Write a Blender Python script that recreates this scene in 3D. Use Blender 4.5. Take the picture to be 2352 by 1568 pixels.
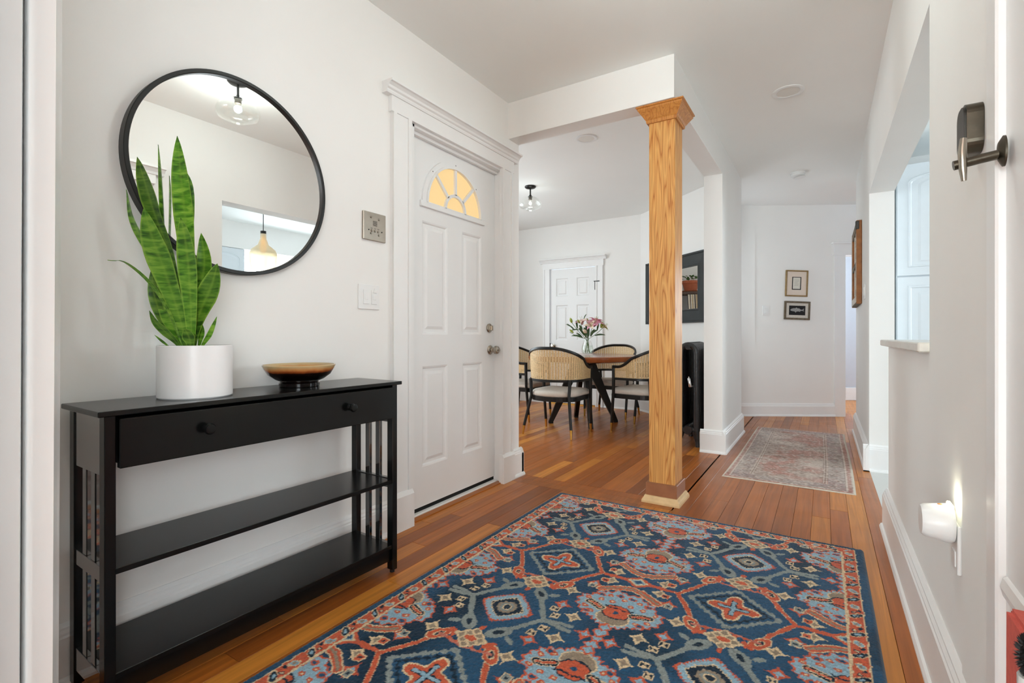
import bpy, bmesh, math, random
import numpy as np
from mathutils import Vector, Matrix
random.seed(7); rng = np.random.default_rng(7)
for o in list(bpy.data.objects): bpy.data.objects.remove(o)
SC = bpy.context.scene
COL = SC.collection
PI = math.pi
R = math.radians

# ------------------------------------------------------------------ camera
CAMH = 0.97
cam_d = bpy.data.cameras.new('camera'); cam = bpy.data.objects.new('camera', cam_d); COL.objects.link(cam)
cam.location = (0, 0, CAMH); cam.rotation_euler = (R(90), 0, R(32.4))
cam_d.sensor_width = 36; cam_d.lens = 1130/2352*36; cam_d.shift_y = -14/2352; cam_d.clip_start = 0.02
SC.camera = cam

# ------------------------------------------------------------------ world, lights, exposure
W = bpy.data.worlds.new('world'); SC.world = W; W.use_nodes = True
W.node_tree.nodes['Background'].inputs[0].default_value = (0.75, 0.86, 1.0, 1)
W.node_tree.nodes['Background'].inputs[1].default_value = 1.0
SC.view_settings.view_transform = 'Standard'; SC.view_settings.look = 'None'
SC.view_settings.gamma = 1; SC.view_settings.use_curve_mapping = False
SC.view_settings.exposure = 0.62
try:
    SC.cycles.max_bounces = 16; SC.cycles.diffuse_bounces = 8; SC.cycles.glossy_bounces = 6
    SC.cycles.transmission_bounces = 10; SC.cycles.transparent_max_bounces = 12
except Exception: pass

def area(name, loc, rot, sx, sy, power, col):
    d = bpy.data.lights.new(name, 'AREA'); d.shape = 'RECTANGLE'; d.size = sx; d.size_y = sy
    d.energy = power; d.color = col
    o = bpy.data.objects.new(name, d); COL.objects.link(o); o.location = loc; o.rotation_euler = rot
    return o
# daylight by windows around the hall (built below); side and hall windows are added
area('living_room_daylight', (-0.6, -8.40, 1.42), (R(90), 0, 0), 4.4, 1.7, 380, (0.865, 1.0, 1.04))
area('living_side_fill', (2.12, -1.75, 1.42), (0, R(90), 0), 1.7, 2.6, 58, (0.865, 1.0, 1.04))  # added side window light, brightens the left wall
area('dining_room_daylight', (-4.30, 4.05, 1.45), (0, R(-90), 0), 1.7, 1.6, 20, (0.865, 1.0, 1.04))
area('kitchen_daylight', (1.7, 0.62, 1.55), (R(90), 0, 0), 1.8, 1.2, 5.5, (0.88, 0.97, 1.03))
area('kitchen_side_fill', (3.12, 4.08, 1.55), (0, R(90), 0), 1.2, 0.8, 20, (0.88, 0.97, 1.03))  # added window light for kitchen ceiling and hall, keeps off the jamb
area('bedroom_daylight', (1.2, 8.92, 1.5), (R(-90), 0, 0), 1.2, 1.2, 30, (0.85, 0.95, 1.05))
area('hall_end_fill', (-1.08, 6.02, 1.5), (0, R(-90), 0), 1.1, 0.5, 1.0, (0.865, 1.0, 1.04))  # added fill for the hall end wall; its window is invented

# ------------------------------------------------------------------ materials
def lin(c):
    c = c/255.0
    return c/12.92 if c <= 0.04045 else ((c+0.055)/1.055)**2.4
def S(r, g, b): return (lin(r), lin(g), lin(b), 1)
MATS = {}
def mat(name, col, rough=0.5, metal=0.0, spec=0.5, coat=0.0, noise=0.0, nscale=20, bump=0.0, bscale=60, emit=None, estr=0, trans=0, ior=1.45, coat_r=0.1):
    m = bpy.data.materials.new(name); m.use_nodes = True; nt = m.node_tree; b = nt.nodes['Principled BSDF']
    b.inputs['Base Color'].default_value = col; b.inputs['Roughness'].default_value = rough
    b.inputs['Metallic'].default_value = metal; b.inputs['Specular IOR Level'].default_value = spec
    b.inputs['Coat Weight'].default_value = coat; b.inputs['Coat Roughness'].default_value = coat_r
    b.inputs['Transmission Weight'].default_value = trans; b.inputs['IOR'].default_value = ior
    if emit: b.inputs['Emission Color'].default_value = emit; b.inputs['Emission Strength'].default_value = estr
    if noise or bump:
        tc = nt.nodes.new('ShaderNodeTexCoord')
        n = nt.nodes.new('ShaderNodeTexNoise'); n.inputs['Scale'].default_value = nscale; n.inputs['Detail'].default_value = 4
        nt.links.new(tc.outputs['Object'], n.inputs['Vector'])
        if noise:
            mx = nt.nodes.new('ShaderNodeMix'); mx.data_type = 'RGBA'; mx.blend_type = 'MULTIPLY'
            mx.inputs[0].default_value = 1.0; mx.inputs[6].default_value = col
            mr = nt.nodes.new('ShaderNodeMapRange'); mr.inputs[1].default_value = 0.3; mr.inputs[2].default_value = 0.7
            mr.inputs[3].default_value = 1-noise; mr.inputs[4].default_value = 1+noise
            nt.links.new(n.outputs[0], mr.inputs[0]); nt.links.new(mr.outputs[0], mx.inputs[7]); nt.links.new(mx.outputs[2], b.inputs['Base Color'])
        if bump:
            n2 = nt.nodes.new('ShaderNodeTexNoise'); n2.inputs['Scale'].default_value = bscale; n2.inputs['Detail'].default_value = 3
            nt.links.new(tc.outputs['Object'], n2.inputs['Vector'])
            bp = nt.nodes.new('ShaderNodeBump'); bp.inputs['Strength'].default_value = bump; bp.inputs['Distance'].default_value = 0.004
            nt.links.new(n2.outputs[0], bp.inputs['Height']); nt.links.new(bp.outputs[0], b.inputs['Normal'])
    MATS[name] = m; return m

mat('wall', (0.845, 0.84, 0.82, 1), 0.75, noise=0.012, nscale=3, bump=0.05, bscale=90)
mat('ceiling', (0.885, 0.90, 0.885, 1), 0.85, noise=0.01, nscale=2)
mat('trim', (0.85, 0.855, 0.85, 1), 0.32, noise=0.01, nscale=8, bump=0.03, bscale=30)
mat('door_white', (0.83, 0.84, 0.84, 1), 0.35, noise=0.008, nscale=6)
mat('bedroom_wall', S(196, 203, 212), 0.7, noise=0.01)
mat('subfloor', S(38, 20, 10), 0.8, noise=0.1)
mat('tile_floor', S(206, 207, 203), 0.3, noise=0.03, nscale=5)
mat('black_paint', S(10, 11, 11), 0.22, spec=0.4, noise=0.15, nscale=30)
mat('black_gloss', S(10, 11, 11), 0.08, spec=0.9, coat=1.0, coat_r=0.04, noise=0.15, nscale=30)
MATS['black_gloss'].node_tree.nodes['Principled BSDF'].inputs['Coat IOR'].default_value = 1.55
mat('black_mirror', S(12, 12, 12), 0.06, spec=1.0, coat=1.0, coat_r=0.03, noise=0.1)
MATS['black_mirror'].node_tree.nodes['Principled BSDF'].inputs['Coat IOR'].default_value = 2.6
mat('black_gap', S(6, 6, 6), 0.8, noise=0.1)
mat('black_frame', S(20, 20, 19), 0.4, noise=0.1, nscale=40)
mat('mirror_glass', (0.93, 0.93, 0.92, 1), 0.0, metal=1.0)
mat('pot_white', S(238, 238, 238), 0.28, noise=0.01)
mat('soil', S(50, 36, 24), 0.95, noise=0.3, nscale=80, bump=0.6, bscale=90)
mat('steel', S(176, 168, 156), 0.3, metal=1.0, noise=0.06, nscale=30)
mat('nickel', S(170, 162, 150), 0.22, metal=1.0, noise=0.06, nscale=30)
mat('dark_bronze', S(88, 82, 72), 0.32, metal=1.0, noise=0.12, nscale=60)
mat('screw_dark', S(60, 58, 54), 0.4, metal=0.6, noise=0.1)
mat('plastic_white', S(232, 233, 232), 0.35, noise=0.006)
mat('warm_pane', S(150, 130, 95), 0.5, noise=0.03, nscale=3, emit=S(250, 214, 152), estr=0.50)
mat('brass', S(206, 160, 80), 0.22, metal=1.0, noise=0.06, nscale=40)
mat('chair_black', S(16, 15, 14), 0.35, noise=0.15, nscale=40)
mat('cushion', S(208, 200, 190), 0.9, noise=0.04, nscale=60, bump=0.2, bscale=400)
mat('cane', S(214, 184, 136), 0.55, noise=0.18, nscale=90)
mat('walnut_top', S(150, 84, 46), 0.22, noise=0.22, nscale=14, coat=0.4)
def thin_glass(name, tint, boost=1.0, diffuse=0.0):
    m = bpy.data.materials.new(name); m.use_nodes = True; nt = m.node_tree; N = nt.nodes; L = nt.links; N.remove(N['Principled BSDF'])
    tr = N.new('ShaderNodeBsdfTransparent'); tr.inputs[0].default_value = tint
    gl = N.new('ShaderNodeBsdfGlossy'); gl.inputs['Roughness'].default_value = 0.02; gl.inputs['Color'].default_value = (1, 1, 1, 1)
    fr = N.new('ShaderNodeLayerWeight'); fr.inputs[0].default_value = 0.5
    pw_ = N.new('ShaderNodeMath'); pw_.operation = 'POWER'; pw_.inputs[1].default_value = 4.0; L.new(fr.outputs['Facing'], pw_.inputs[0])
    mu = N.new('ShaderNodeMath'); mu.operation = 'MULTIPLY_ADD'; mu.inputs[1].default_value = 0.45*boost; mu.inputs[2].default_value = 0.035; mu.use_clamp = True; L.new(pw_.outputs[0], mu.inputs[0])
    mx = N.new('ShaderNodeMixShader'); L.new(mu.outputs[0], mx.inputs[0]); L.new(tr.outputs[0], mx.inputs[1]); L.new(gl.outputs[0], mx.inputs[2]); last = mx
    if diffuse:
        df = N.new('ShaderNodeBsdfTranslucent'); df.inputs[0].default_value = tint
        d2_ = N.new('ShaderNodeBsdfDiffuse'); d2_.inputs[0].default_value = tint
        ad = N.new('ShaderNodeMixShader'); ad.inputs[0].default_value = 0.5; L.new(df.outputs[0], ad.inputs[1]); L.new(d2_.outputs[0], ad.inputs[2])
        m2 = N.new('ShaderNodeMixShader'); m2.inputs[0].default_value = diffuse; L.new(mx.outputs[0], m2.inputs[1]); L.new(ad.outputs[0], m2.inputs[2]); last = m2
    L.new(last.outputs[0], N['Material Output'].inputs[0]); MATS[name] = m
thin_glass('glass', (0.99, 0.995, 0.99, 1), 1.0); thin_glass('water', (0.90, 0.93, 0.90, 1), 0.8)
mat('stem_green', S(70, 105, 45), 0.5, noise=0.15, nscale=50)
mat('lily_leaf', S(52, 84, 38), 0.45, noise=0.2, nscale=60)
mat('lily_bud', S(150, 165, 70), 0.5, noise=0.15, nscale=80)
mat('lily_pink', S(222, 158, 178), 0.5, noise=0.18, nscale=70)
mat('lily_pale', S(232, 214, 190), 0.5, noise=0.14, nscale=70)
mat('radiator_iron', S(40, 40, 42), 0.28, noise=0.25, nscale=30, bump=0.25, bscale=90, coat=0.3)
mat('chrome', S(215, 215, 215), 0.1, metal=1.0, noise=0.03)
mat('frame_slate', S(42, 46, 47), 0.38, noise=0.2, nscale=12)
mat('terracotta', S(168, 92, 60), 0.75, noise=0.12, nscale=25)
mat('plant_leaf', S(62, 110, 40), 0.4, noise=0.3, nscale=50)
mat('shelf_wood', S(70, 46, 32), 0.4, noise=0.2, nscale=20)
for i, c in enumerate([(232, 226, 210), (60, 52, 48), (205, 180, 140), (170, 150, 128), (222, 214, 196), (92, 80, 70)]):
    mat('sleeve%d' % i, S(*c), 0.6, noise=0.08, nscale=60)
mat('gold_frame', S(150, 124, 84), 0.4, metal=0.4, noise=0.12, nscale=60)
mat('mat_board', S(222, 208, 194), 0.85, noise=0.02)
mat('print_black', S(14, 14, 16), 0.6, noise=0.1)
mat('paper', S(214, 211, 200), 0.8, noise=0.05, nscale=90)
mat('weathered', S(104, 92, 74), 0.7, noise=0.3, nscale=40)
mat('birch', S(206, 200, 190), 0.8, noise=0.12, nscale=90)
mat('fish_grey', S(150, 150, 148), 0.7, noise=0.35, nscale=160)
mat('old_wood', S(150, 96, 50), 0.6, noise=0.25, nscale=18, bump=0.3, bscale=40)
mat('cabinet_blue', S(214, 221, 226), 0.35, noise=0.01)
mat('sill_stone', S(214, 210, 200), 0.25, noise=0.05, nscale=40)
mat('red_cloth', S(204, 96, 84), 0.8, noise=0.08, nscale=120, bump=0.2, bscale=300)
mat('bristle', S(16, 18, 18), 0.6, noise=0.3, nscale=200)
mat('grey_plastic', S(196, 200, 198), 0.4, noise=0.03)
mat('led', S(255, 250, 200), 0.4, emit=S(255, 248, 205), estr=7)
mat('bulb', S(255, 225, 180), 0.2, emit=S(255, 200, 130), estr=0.45)
mat('window_pane', S(235, 242, 250), 0.1, emit=S(235, 243, 252), estr=1.6, noise=0.02)
mat('downlight_lens', S(226, 224, 218), 0.5, noise=0.01)
thin_glass('amber_glass', S(248, 243, 230), 1.2, 0.36)

def nodes_of(m): nt = m.node_tree; return nt, nt.nodes, nt.links, nt.nodes['Principled BSDF']
def ramp(N, stops):
    r = N.new('ShaderNodeValToRGB'); e = r.color_ramp.elements
    while len(e) < len(stops): e.new(0.5)
    for i, (p, c) in enumerate(stops): e[i].position = p; e[i].color = c
    return r

def plank_material():
    m = mat('plank', S(160, 92, 44), 0.3, spec=0.4, coat=0.08, coat_r=0.12); nt, N, L, b = nodes_of(m)
    oi = N.new('ShaderNodeObjectInfo'); geo = N.new('ShaderNodeNewGeometry')
    ml = N.new('ShaderNodeMath'); ml.operation = 'MULTIPLY'; ml.inputs[1].default_value = 53.0; L.new(oi.outputs['Random'], ml.inputs[0])
    cb = N.new('ShaderNodeCombineXYZ'); L.new(ml.outputs[0], cb.inputs[2])
    ad = N.new('ShaderNodeVectorMath'); ad.operation = 'ADD'; L.new(geo.outputs['Position'], ad.inputs[0]); L.new(cb.outputs[0], ad.inputs[1])
    mp = N.new('ShaderNodeMapping'); mp.inputs['Scale'].default_value = (26, 0.9, 1); L.new(ad.outputs[0], mp.inputs[0])
    n = N.new('ShaderNodeTexNoise'); n.inputs['Scale'].default_value = 2.2; n.inputs['Detail'].default_value = 5; n.inputs['Distortion'].default_value = 0.6
    L.new(mp.outputs[0], n.inputs['Vector'])
    base = ramp(N, [(0.0, S(138, 74, 26)), (0.2, S(162, 90, 31)), (0.42, S(180, 104, 38)), (0.6, S(154, 84, 31)), (0.78, S(190, 116, 43)), (1.0, S(206, 134, 54))])
    L.new(oi.outputs['Random'], base.inputs[0])
    mr = N.new('ShaderNodeMapRange'); mr.inputs[1].default_value = 0.3; mr.inputs[2].default_value = 0.72; mr.inputs[3].default_value = 0.72; mr.inputs[4].default_value = 1.14
    L.new(n.outputs[0], mr.inputs[0])
    mx = N.new('ShaderNodeMix'); mx.data_type = 'RGBA'; mx.blend_type = 'MULTIPLY'; mx.inputs[0].default_value = 1
    L.new(base.outputs[0], mx.inputs[6]); L.new(mr.outputs[0], mx.inputs[7]); L.new(mx.outputs[2], b.inputs['Base Color'])
    n2 = N.new('ShaderNodeTexNoise'); n2.inputs['Scale'].default_value = 6; L.new(geo.outputs['Position'], n2.inputs['Vector'])
    m2 = N.new('ShaderNodeMapRange'); m2.inputs[3].default_value = 0.26; m2.inputs[4].default_value = 0.44; L.new(n2.outputs[0], m2.inputs[0]); L.new(m2.outputs[0], b.inputs['Roughness'])
plank_material()

def oak_material(name, tint):
    m = mat(name, S(212, 150, 78), 0.42, coat=0.06, coat_r=0.3); nt, N, L, b = nodes_of(m)
    tc = N.new('ShaderNodeTexCoord')
    mp = N.new('ShaderNodeMapping'); mp.inputs['Scale'].default_value = (1, 1, 0.065); L.new(tc.outputs['Object'], mp.inputs[0])
    n = N.new('ShaderNodeTexNoise'); n.inputs['Scale'].default_value = 11; n.inputs['Detail'].default_value = 2.5; L.new(mp.outputs[0], n.inputs['Vector'])
    w = N.new('ShaderNodeMath'); w.operation = 'MULTIPLY'; w.inputs[1].default_value = 17; L.new(n.outputs[0], w.inputs[0])
    fr = N.new('ShaderNodeMath'); fr.operation = 'FRACT'; L.new(w.outputs[0], fr.inputs[0])
    rp = ramp(N, [(0.0, S(*tint[0])), (0.12, S(*tint[1])), (0.55, S(*tint[2])), (0.86, S(*tint[1])), (1.0, S(*tint[0]))]); L.new(fr.outputs[0], rp.inputs[0])
    mp2 = N.new('ShaderNodeMapping'); mp2.inputs['Scale'].default_value = (1, 1, 0.03); L.new(tc.outputs['Object'], mp2.inputs[0])
    n2 = N.new('ShaderNodeTexNoise'); n2.inputs['Scale'].default_value = 260; n2.inputs['Detail'].default_value = 3; L.new(mp2.outputs[0], n2.inputs['Vector'])
    mr = N.new('ShaderNodeMapRange'); mr.inputs[1].default_value = 0.35; mr.inputs[2].default_value = 0.65; mr.inputs[3].default_value = 0.88; mr.inputs[4].default_value = 1.06; L.new(n2.outputs[0], mr.inputs[0])
    mx = N.new('ShaderNodeMix'); mx.data_type = 'RGBA'; mx.blend_type = 'MULTIPLY'; mx.inputs[0].default_value = 1
    L.new(rp.outputs[0], mx.inputs[6]); L.new(mr.outputs[0], mx.inputs[7]); L.new(mx.outputs[2], b.inputs['Base Color'])
oak_material('oak', ((176, 108, 46), (204, 142, 72), (222, 166, 94)))
oak_material('oak_cap', ((170, 104, 44), (190, 124, 58), (200, 136, 66)))
mat('plinth_wood', S(150, 98, 66), 0.35, noise=0.12, nscale=16)
mat('shoe_wood', S(216, 184, 136), 0.45, noise=0.08, nscale=30)

def snake_material():
    m = mat('snake_leaf', S(80, 130, 30), 0.32); nt, N, L, b = nodes_of(m)
    tc = N.new('ShaderNodeTexCoord'); oi = N.new('ShaderNodeObjectInfo')
    mp = N.new('ShaderNodeMapping'); mp.inputs['Scale'].default_value = (1, 1, 4.5); L.new(tc.outputs['Object'], mp.inputs[0])
    n = N.new('ShaderNodeTexNoise'); n.inputs['Scale'].default_value = 16; n.inputs['Detail'].default_value = 4; n.inputs['Distortion'].default_value = 0.5; L.new(mp.outputs[0], n.inputs['Vector'])
    rp = ramp(N, [(0.34, S(44, 92, 20)), (0.48, S(84, 142, 34)), (0.66, S(138, 184, 64))]); L.new(n.outputs[0], rp.inputs[0])
    hs = N.new('ShaderNodeHueSaturation'); L.new(rp.outputs[0], hs.inputs['Color'])
    mr = N.new('ShaderNodeMapRange'); mr.inputs[3].default_value = 0.55; mr.inputs[4].default_value = 1.25; L.new(oi.outputs['Random'], mr.inputs[0]); L.new(mr.outputs[0], hs.inputs['Value'])
    at = N.new('ShaderNodeAttribute'); at.attribute_name = 'across'
    r2 = ramp(N, [(0.0, (0.32, 0.32, 0.32, 1)), (0.22, (0.06, 0.06, 0.06, 1)), (0.8, (0, 0, 0, 1)), (0.96, (0.55, 0.55, 0.55, 1))]); L.new(at.outputs['Fac'], r2.inputs[0])
    mx = N.new('ShaderNodeMix'); mx.data_type = 'RGBA'; L.new(r2.outputs[0], mx.inputs[0]); L.new(hs.outputs[0], mx.inputs[6]); mx.inputs[7].default_value = S(150, 186, 70)
    L.new(mx.outputs[2], b.inputs['Base Color'])
snake_material()

def bowl_material():
    m = mat('bowl_glaze', S(20, 10, 6), 0.08, coat=0.5); nt, N, L, b = nodes_of(m)
    tc = N.new('ShaderNodeTexCoord'); sx = N.new('ShaderNodeSeparateXYZ'); L.new(tc.outputs['Object'], sx.inputs[0])
    n = N.new('ShaderNodeTexNoise'); n.inputs['Scale'].default_value = 26; n.inputs['Detail'].default_value = 4; L.new(tc.outputs['Object'], n.inputs['Vector'])
    a = N.new('ShaderNodeMath'); a.operation = 'MULTIPLY_ADD'; a.inputs[1].default_value = 0.012; L.new(n.outputs[0], a.inputs[0]); L.new(sx.outputs[2], a.inputs[2])
    mr = N.new('ShaderNodeMapRange'); mr.inputs[1].default_value = 0.050; mr.inputs[2].default_value = 0.086; L.new(a.outputs[0], mr.inputs[0])
    rp = ramp(N, [(0.0, S(12, 6, 5)), (0.22, S(24, 10, 6)), (0.42, S(150, 76, 34)), (0.62, S(196, 136, 76)), (0.9, S(196, 172, 128))]); L.new(mr.outputs[0], rp.inputs[0])
    L.new(rp.outputs[0], b.inputs['Base Color'])
bowl_material()

def vcol_material(name, rough=0.95, sheen=0.3, nscale=700, amt=0.28):
    m = mat(name, (0.5, 0.5, 0.5, 1), rough, spec=0.1); nt, N, L, b = nodes_of(m)
    at = N.new('ShaderNodeAttribute'); at.attribute_name = 'Col'
    tc = N.new('ShaderNodeTexCoord'); n = N.new('ShaderNodeTexNoise'); n.inputs['Scale'].default_value = nscale; n.inputs['Detail'].default_value = 2; L.new(tc.outputs['Object'], n.inputs['Vector'])
    mr = N.new('ShaderNodeMapRange'); mr.inputs[1].default_value = 0.3; mr.inputs[2].default_value = 0.7; mr.inputs[3].default_value = 1-amt; mr.inputs[4].default_value = 1+amt; L.new(n.outputs[0], mr.inputs[0])
    mx = N.new('ShaderNodeMix'); mx.data_type = 'RGBA'; mx.blend_type = 'MULTIPLY'; mx.inputs[0].default_value = 1
    L.new(at.outputs['Color'], mx.inputs[6]); L.new(mr.outputs[0], mx.inputs[7]); L.new(mx.outputs[2], b.inputs['Base Color'])
    b.inputs['Sheen Weight'].default_value = sheen; b.inputs['Sheen Roughness'].default_value = 0.4
vcol_material('rug_wool'); vcol_material('runner_weave', 0.9, 0.1, 900, 0.12)

# ------------------------------------------------------------------ mesh helpers
def BM(): return bmesh.new()
def box(bm, x0, x1, y0, y1, z0, z1, bev=0.0, seg=1):
    vs = [bm.verts.new((x, y, z)) for x in (x0, x1) for y in (y0, y1) for z in (z0, z1)]
    fs = [(0, 1, 3, 2), (4, 6, 7, 5), (0, 4, 5, 1), (2, 3, 7, 6), (0, 2, 6, 4), (1, 5, 7, 3)]
    F = [bm.faces.new([vs[i] for i in f]) for f in fs]
    if bev > 0:
        es = list({e for f in F for e in f.edges})
        bmesh.ops.bevel(bm, geom=es, offset=bev, segments=seg, affect='EDGES', profile=0.5)
    return bm
def lathe(bm, prof, seg=32, c=(0, 0, 0), M=None, closed=False):
    rings = []
    for r, z in prof:
        ring = []
        if r < 1e-6: ring = [bm.verts.new((0, 0, z))]*seg
        else: ring = [bm.verts.new((r*math.cos(2*PI*i/seg), r*math.sin(2*PI*i/seg), z)) for i in range(seg)]
        rings.append(ring)
    pairs = list(zip(rings, rings[1:]))
    if closed: pairs.append((rings[-1], rings[0]))
    for a, b in pairs:
        for i in range(seg):
            j = (i+1) % seg; q = []
            for v in (a[i], a[j], b[j], b[i]):
                if v not in q: q.append(v)
            if len(q) >= 3:
                try: bm.faces.new(q)
                except ValueError: pass
    vs = {v for r in rings for v in r}
    mt = Matrix.Translation(c) @ (M.to_4x4() if M else Matrix())
    bmesh.ops.transform(bm, matrix=mt, verts=list(vs)); return bm
AX_X = Matrix.Rotation(R(90), 3, 'Y'); AX_NX = Matrix.Rotation(R(-90), 3, 'Y'); AX_Y = Matrix.Rotation(R(-90), 3, 'X'); AX_NY = Matrix.Rotation(R(90), 3, 'X')
def tube(bm, pts, rad, seg=10, cap=True, sect=None, up=Vector((0, 0, 1))):
    pts = [Vector(p) for p in pts]; n = len(pts); rings = []
    rads = rad if isinstance(rad, (list, tuple)) else [rad]*n
    prev = None
    for i, p in enumerate(pts):
        t = (pts[min(i+1, n-1)]-pts[max(i-1, 0)]).normalized()
        if prev is None:
            u = up if abs(t.dot(up)) < 0.95 else Vector((1, 0, 0))
            a = t.cross(u).normalized()
        else: a = (prev - t*prev.dot(t)).normalized()
        prev = a; b = t.cross(a)
        if sect: ring = [bm.verts.new(p+a*x*rads[i]+b*y*rads[i]) for x, y in sect]
        else: ring = [bm.verts.new(p+(a*math.cos(2*PI*k/seg)+b*math.sin(2*PI*k/seg))*rads[i]) for k in range(seg)]
        rings.append(ring)
    for A, B in zip(rings, rings[1:]):
        m = len(A)
        for k in range(m): bm.faces.new((A[k], A[(k+1) % m], B[(k+1) % m], B[k]))
    if cap:
        bm.faces.new(rings[0][::-1]); bm.faces.new(rings[-1])
    return bm
def prism(bm, poly, d0, d1, axis='y'):
    """extrude a 2D polygon. axis 'y': poly=(x,z); 'x': poly=(y,z); 'z': poly=(x,y)"""
    f = {'y': lambda p, d: (p[0], d, p[1]), 'x': lambda p, d: (d, p[0], p[1]), 'z': lambda p, d: (p[0], p[1], d)}[axis]
    A = [bm.verts.new(f(p, d0)) for p in poly]; B = [bm.verts.new(f(p, d1)) for p in poly]; n = len(poly)
    for i in range(n): bm.faces.new((A[i], A[(i+1) % n], B[(i+1) % n], B[i]))
    bm.faces.new(A[::-1]); bm.faces.new(B); return bm
def sphere(bm, c, r, sx=1, sy=1, sz=1, u=16, v=10):
    g = bmesh.ops.create_uvsphere(bm, u_segments=u, v_segments=v, radius=r)
    for w in g['verts']: w.co = Vector((c[0]+w.co.x*sx, c[1]+w.co.y*sy, c[2]+w.co.z*sz))
    return bm
def rot_all(bm, M, pivot=(0, 0, 0)):
    p = Matrix.Translation(pivot); bmesh.ops.transform(bm, matrix=p @ M.to_4x4() @ p.inverted(), verts=bm.verts[:]); return bm
def finish(bm, name, smooth=False, ang=40):
    bmesh.ops.recalc_face_normals(bm, faces=bm.faces[:])
    me = bpy.data.meshes.new(name); bm.to_mesh(me); bm.free()
    if smooth:
        me.shade_smooth()
        try: me.set_sharp_from_angle(angle=R(ang))
        except Exception: pass
    return me
def obj(name, bm, m, parent=None, smooth=False, loc=None, ang=40):
    """mesh object; with a parent the bm is in the parent's local space"""
    me = bm if isinstance(bm, bpy.types.Mesh) else finish(bm, name, smooth, ang)
    if not me.materials: me.materials.append(MATS[m])
    o = bpy.data.objects.new(name, me); COL.objects.link(o)
    if parent: o.parent = parent
    if loc: o.location = loc
    return o
def thing(name, label, cat, loc=(0, 0, 0), rz=0, group=None):
    o = bpy.data.objects.new(name, None); COL.objects.link(o); o.location = loc; o.rotation_euler = (0, 0, rz)
    o.empty_display_size = 0.1; return tag(o, label, cat, group)
def tag(o, label, cat, group=None):
    o['label'] = label; o['category'] = cat
    if group: o['group'] = group
    return o
def struct(name, bm, m, label=None, smooth=False):
    o = obj(name, bm, m, smooth=smooth); o['kind'] = 'structure'
    if label: o['label'] = label
    return o
def copy_tree(o, parent=None):
    c = o.copy(); COL.objects.link(c); c.parent = parent
    for ch in list(o.children): copy_tree(ch, c)
    return c

CEIL = 2.535
XL, XR = -1.80, 0.272           # left wall face, right wall face
XRI = 0.417                     # kitchen side of the right wall
YB = 2.76                       # front face of the dining beam
DA = Vector((-2.018, 6.28)); DD = Vector((0.75217, -0.65896)); DN = Vector((-0.65896, -0.75217))   # diagonal wall
FA = Vector((-0.710, 6.575)); FD = Vector((math.cos(R(30.42)), math.sin(R(30.42)))); FN = Vector((FD.y, -FD.x))   # hall end wall, normal to the hall

# ------------------------------------------------------------------ floors
fl = struct('floor', box(BM(), -4.5, 0.45, -0.30, 9.2, -0.05, -0.012), 'subfloor', 'orange brown strip wood floor of hall and dining room')
PW = 0.083
plank_cache = {}
def plank_mesh(w, l):
    k = (round(w, 4), round(l, 3))
    if k not in plank_cache: plank_cache[k] = finish(box(BM(), -w/2, w/2, -l/2, l/2, -0.012, 0, bev=0.0008), 'plank_mesh')
    return plank_cache[k]
def plank(x, y0, y1, w=PW-0.0012, along='y'):
    o = obj('floor_plank', plank_mesh(w, y1-y0-0.0014), 'plank', fl)
    if along == 'y': o.location = (x, (y0+y1)/2, 0)
    else: o.location = ((y0+y1)/2, x, 0); o.rotation_euler = (0, 0, R(90))
LEN = [0.7, 1.0, 1.3, 1.7, 2.1, 2.6]
def strip(x, a, b):
    y = a; first = True
    while y < b-1e-3:
        l = random.choice(LEN)
        if first: l *= random.choice((0.4, 0.7, 1.0)); first = False
        e = y+l
        if b-e < 0.35: e = b
        plank(x, y, min(e, b)); y = e
n = 0
x = XL+0.001+PW/2
while x < XR+0.01:                       # hall strips, front part
    if x < -0.70: strip(x, -0.3, 2.775)
    else: strip(x, -0.3, 7.4)
    x += PW
for i, y in enumerate((2.775, 2.858)): plank(y+PW/2, XL-0.1, -0.71, along='x')
x = -0.749
while x > -4.4:
    strip(x, 2.942, 6.30 if x < -2.0 else (6.9 if x > -0.9 else 6.3)); x -= PW
struct('floor_2', box(BM(), 0.275, 3.3, 0.0, 5.3, -0.05, 0.0005), 'tile_floor', 'pale tile floor of the kitchen')
struct('floor_3', box(BM(), -3.3, 2.3, -8.6, -0.302, -0.05, 0.0), 'plank', 'brown wood floor of the front room')
struct('floor_4', box(box(BM(), 0.2745, 2.2, 6.0, 9.2, -0.05, -0.0005), -0.9, 0.2745, 7.4, 9.2, -0.011, -0.0005), 'plank', 'brown wood floor of the far bedroom')

# ------------------------------------------------------------------ shell
def wallY(name, x0, x1, segs, m='wall', label=None):
    bm = BM()
    for y0, y1, z0, z1 in segs: box(bm, x0, x1, y0, y1, z0, z1)
    return struct(name, bm, m, label)
def wallX(name, y0, y1, segs, m='wall', label=None):
    bm = BM()
    for x0, x1, z0, z1 in segs: box(bm, x0, x1, y0, y1, z0, z1)
    return struct(name, bm, m, label)
struct('ceiling', box(BM(), -4.5, XR+0.2, -8.6, 9.2, CEIL, CEIL+0.05), 'ceiling', 'white flat ceiling of hall and dining room')
struct('ceiling_2', box(BM(), XR+0.2, 3.3, 0.0, 9.2, 2.44, 2.49), 'ceiling', 'white kitchen ceiling')
D0, D1, DZ = 1.872, 2.718, 2.06          # entrance door opening
WE = 2.925                                # end of left wall
wallY('wall_left', XL-0.14, XL, [(0.27, D0, 0, CEIL), (D0, D1, DZ, CEIL), (D1, WE, 0, CEIL)], label='white wall with the entrance door')
wallX('wall_front', 0.262, 0.297, [(-4.5, -1.70, 0, CEIL)], label='white wall the photographer looks past')
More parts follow.
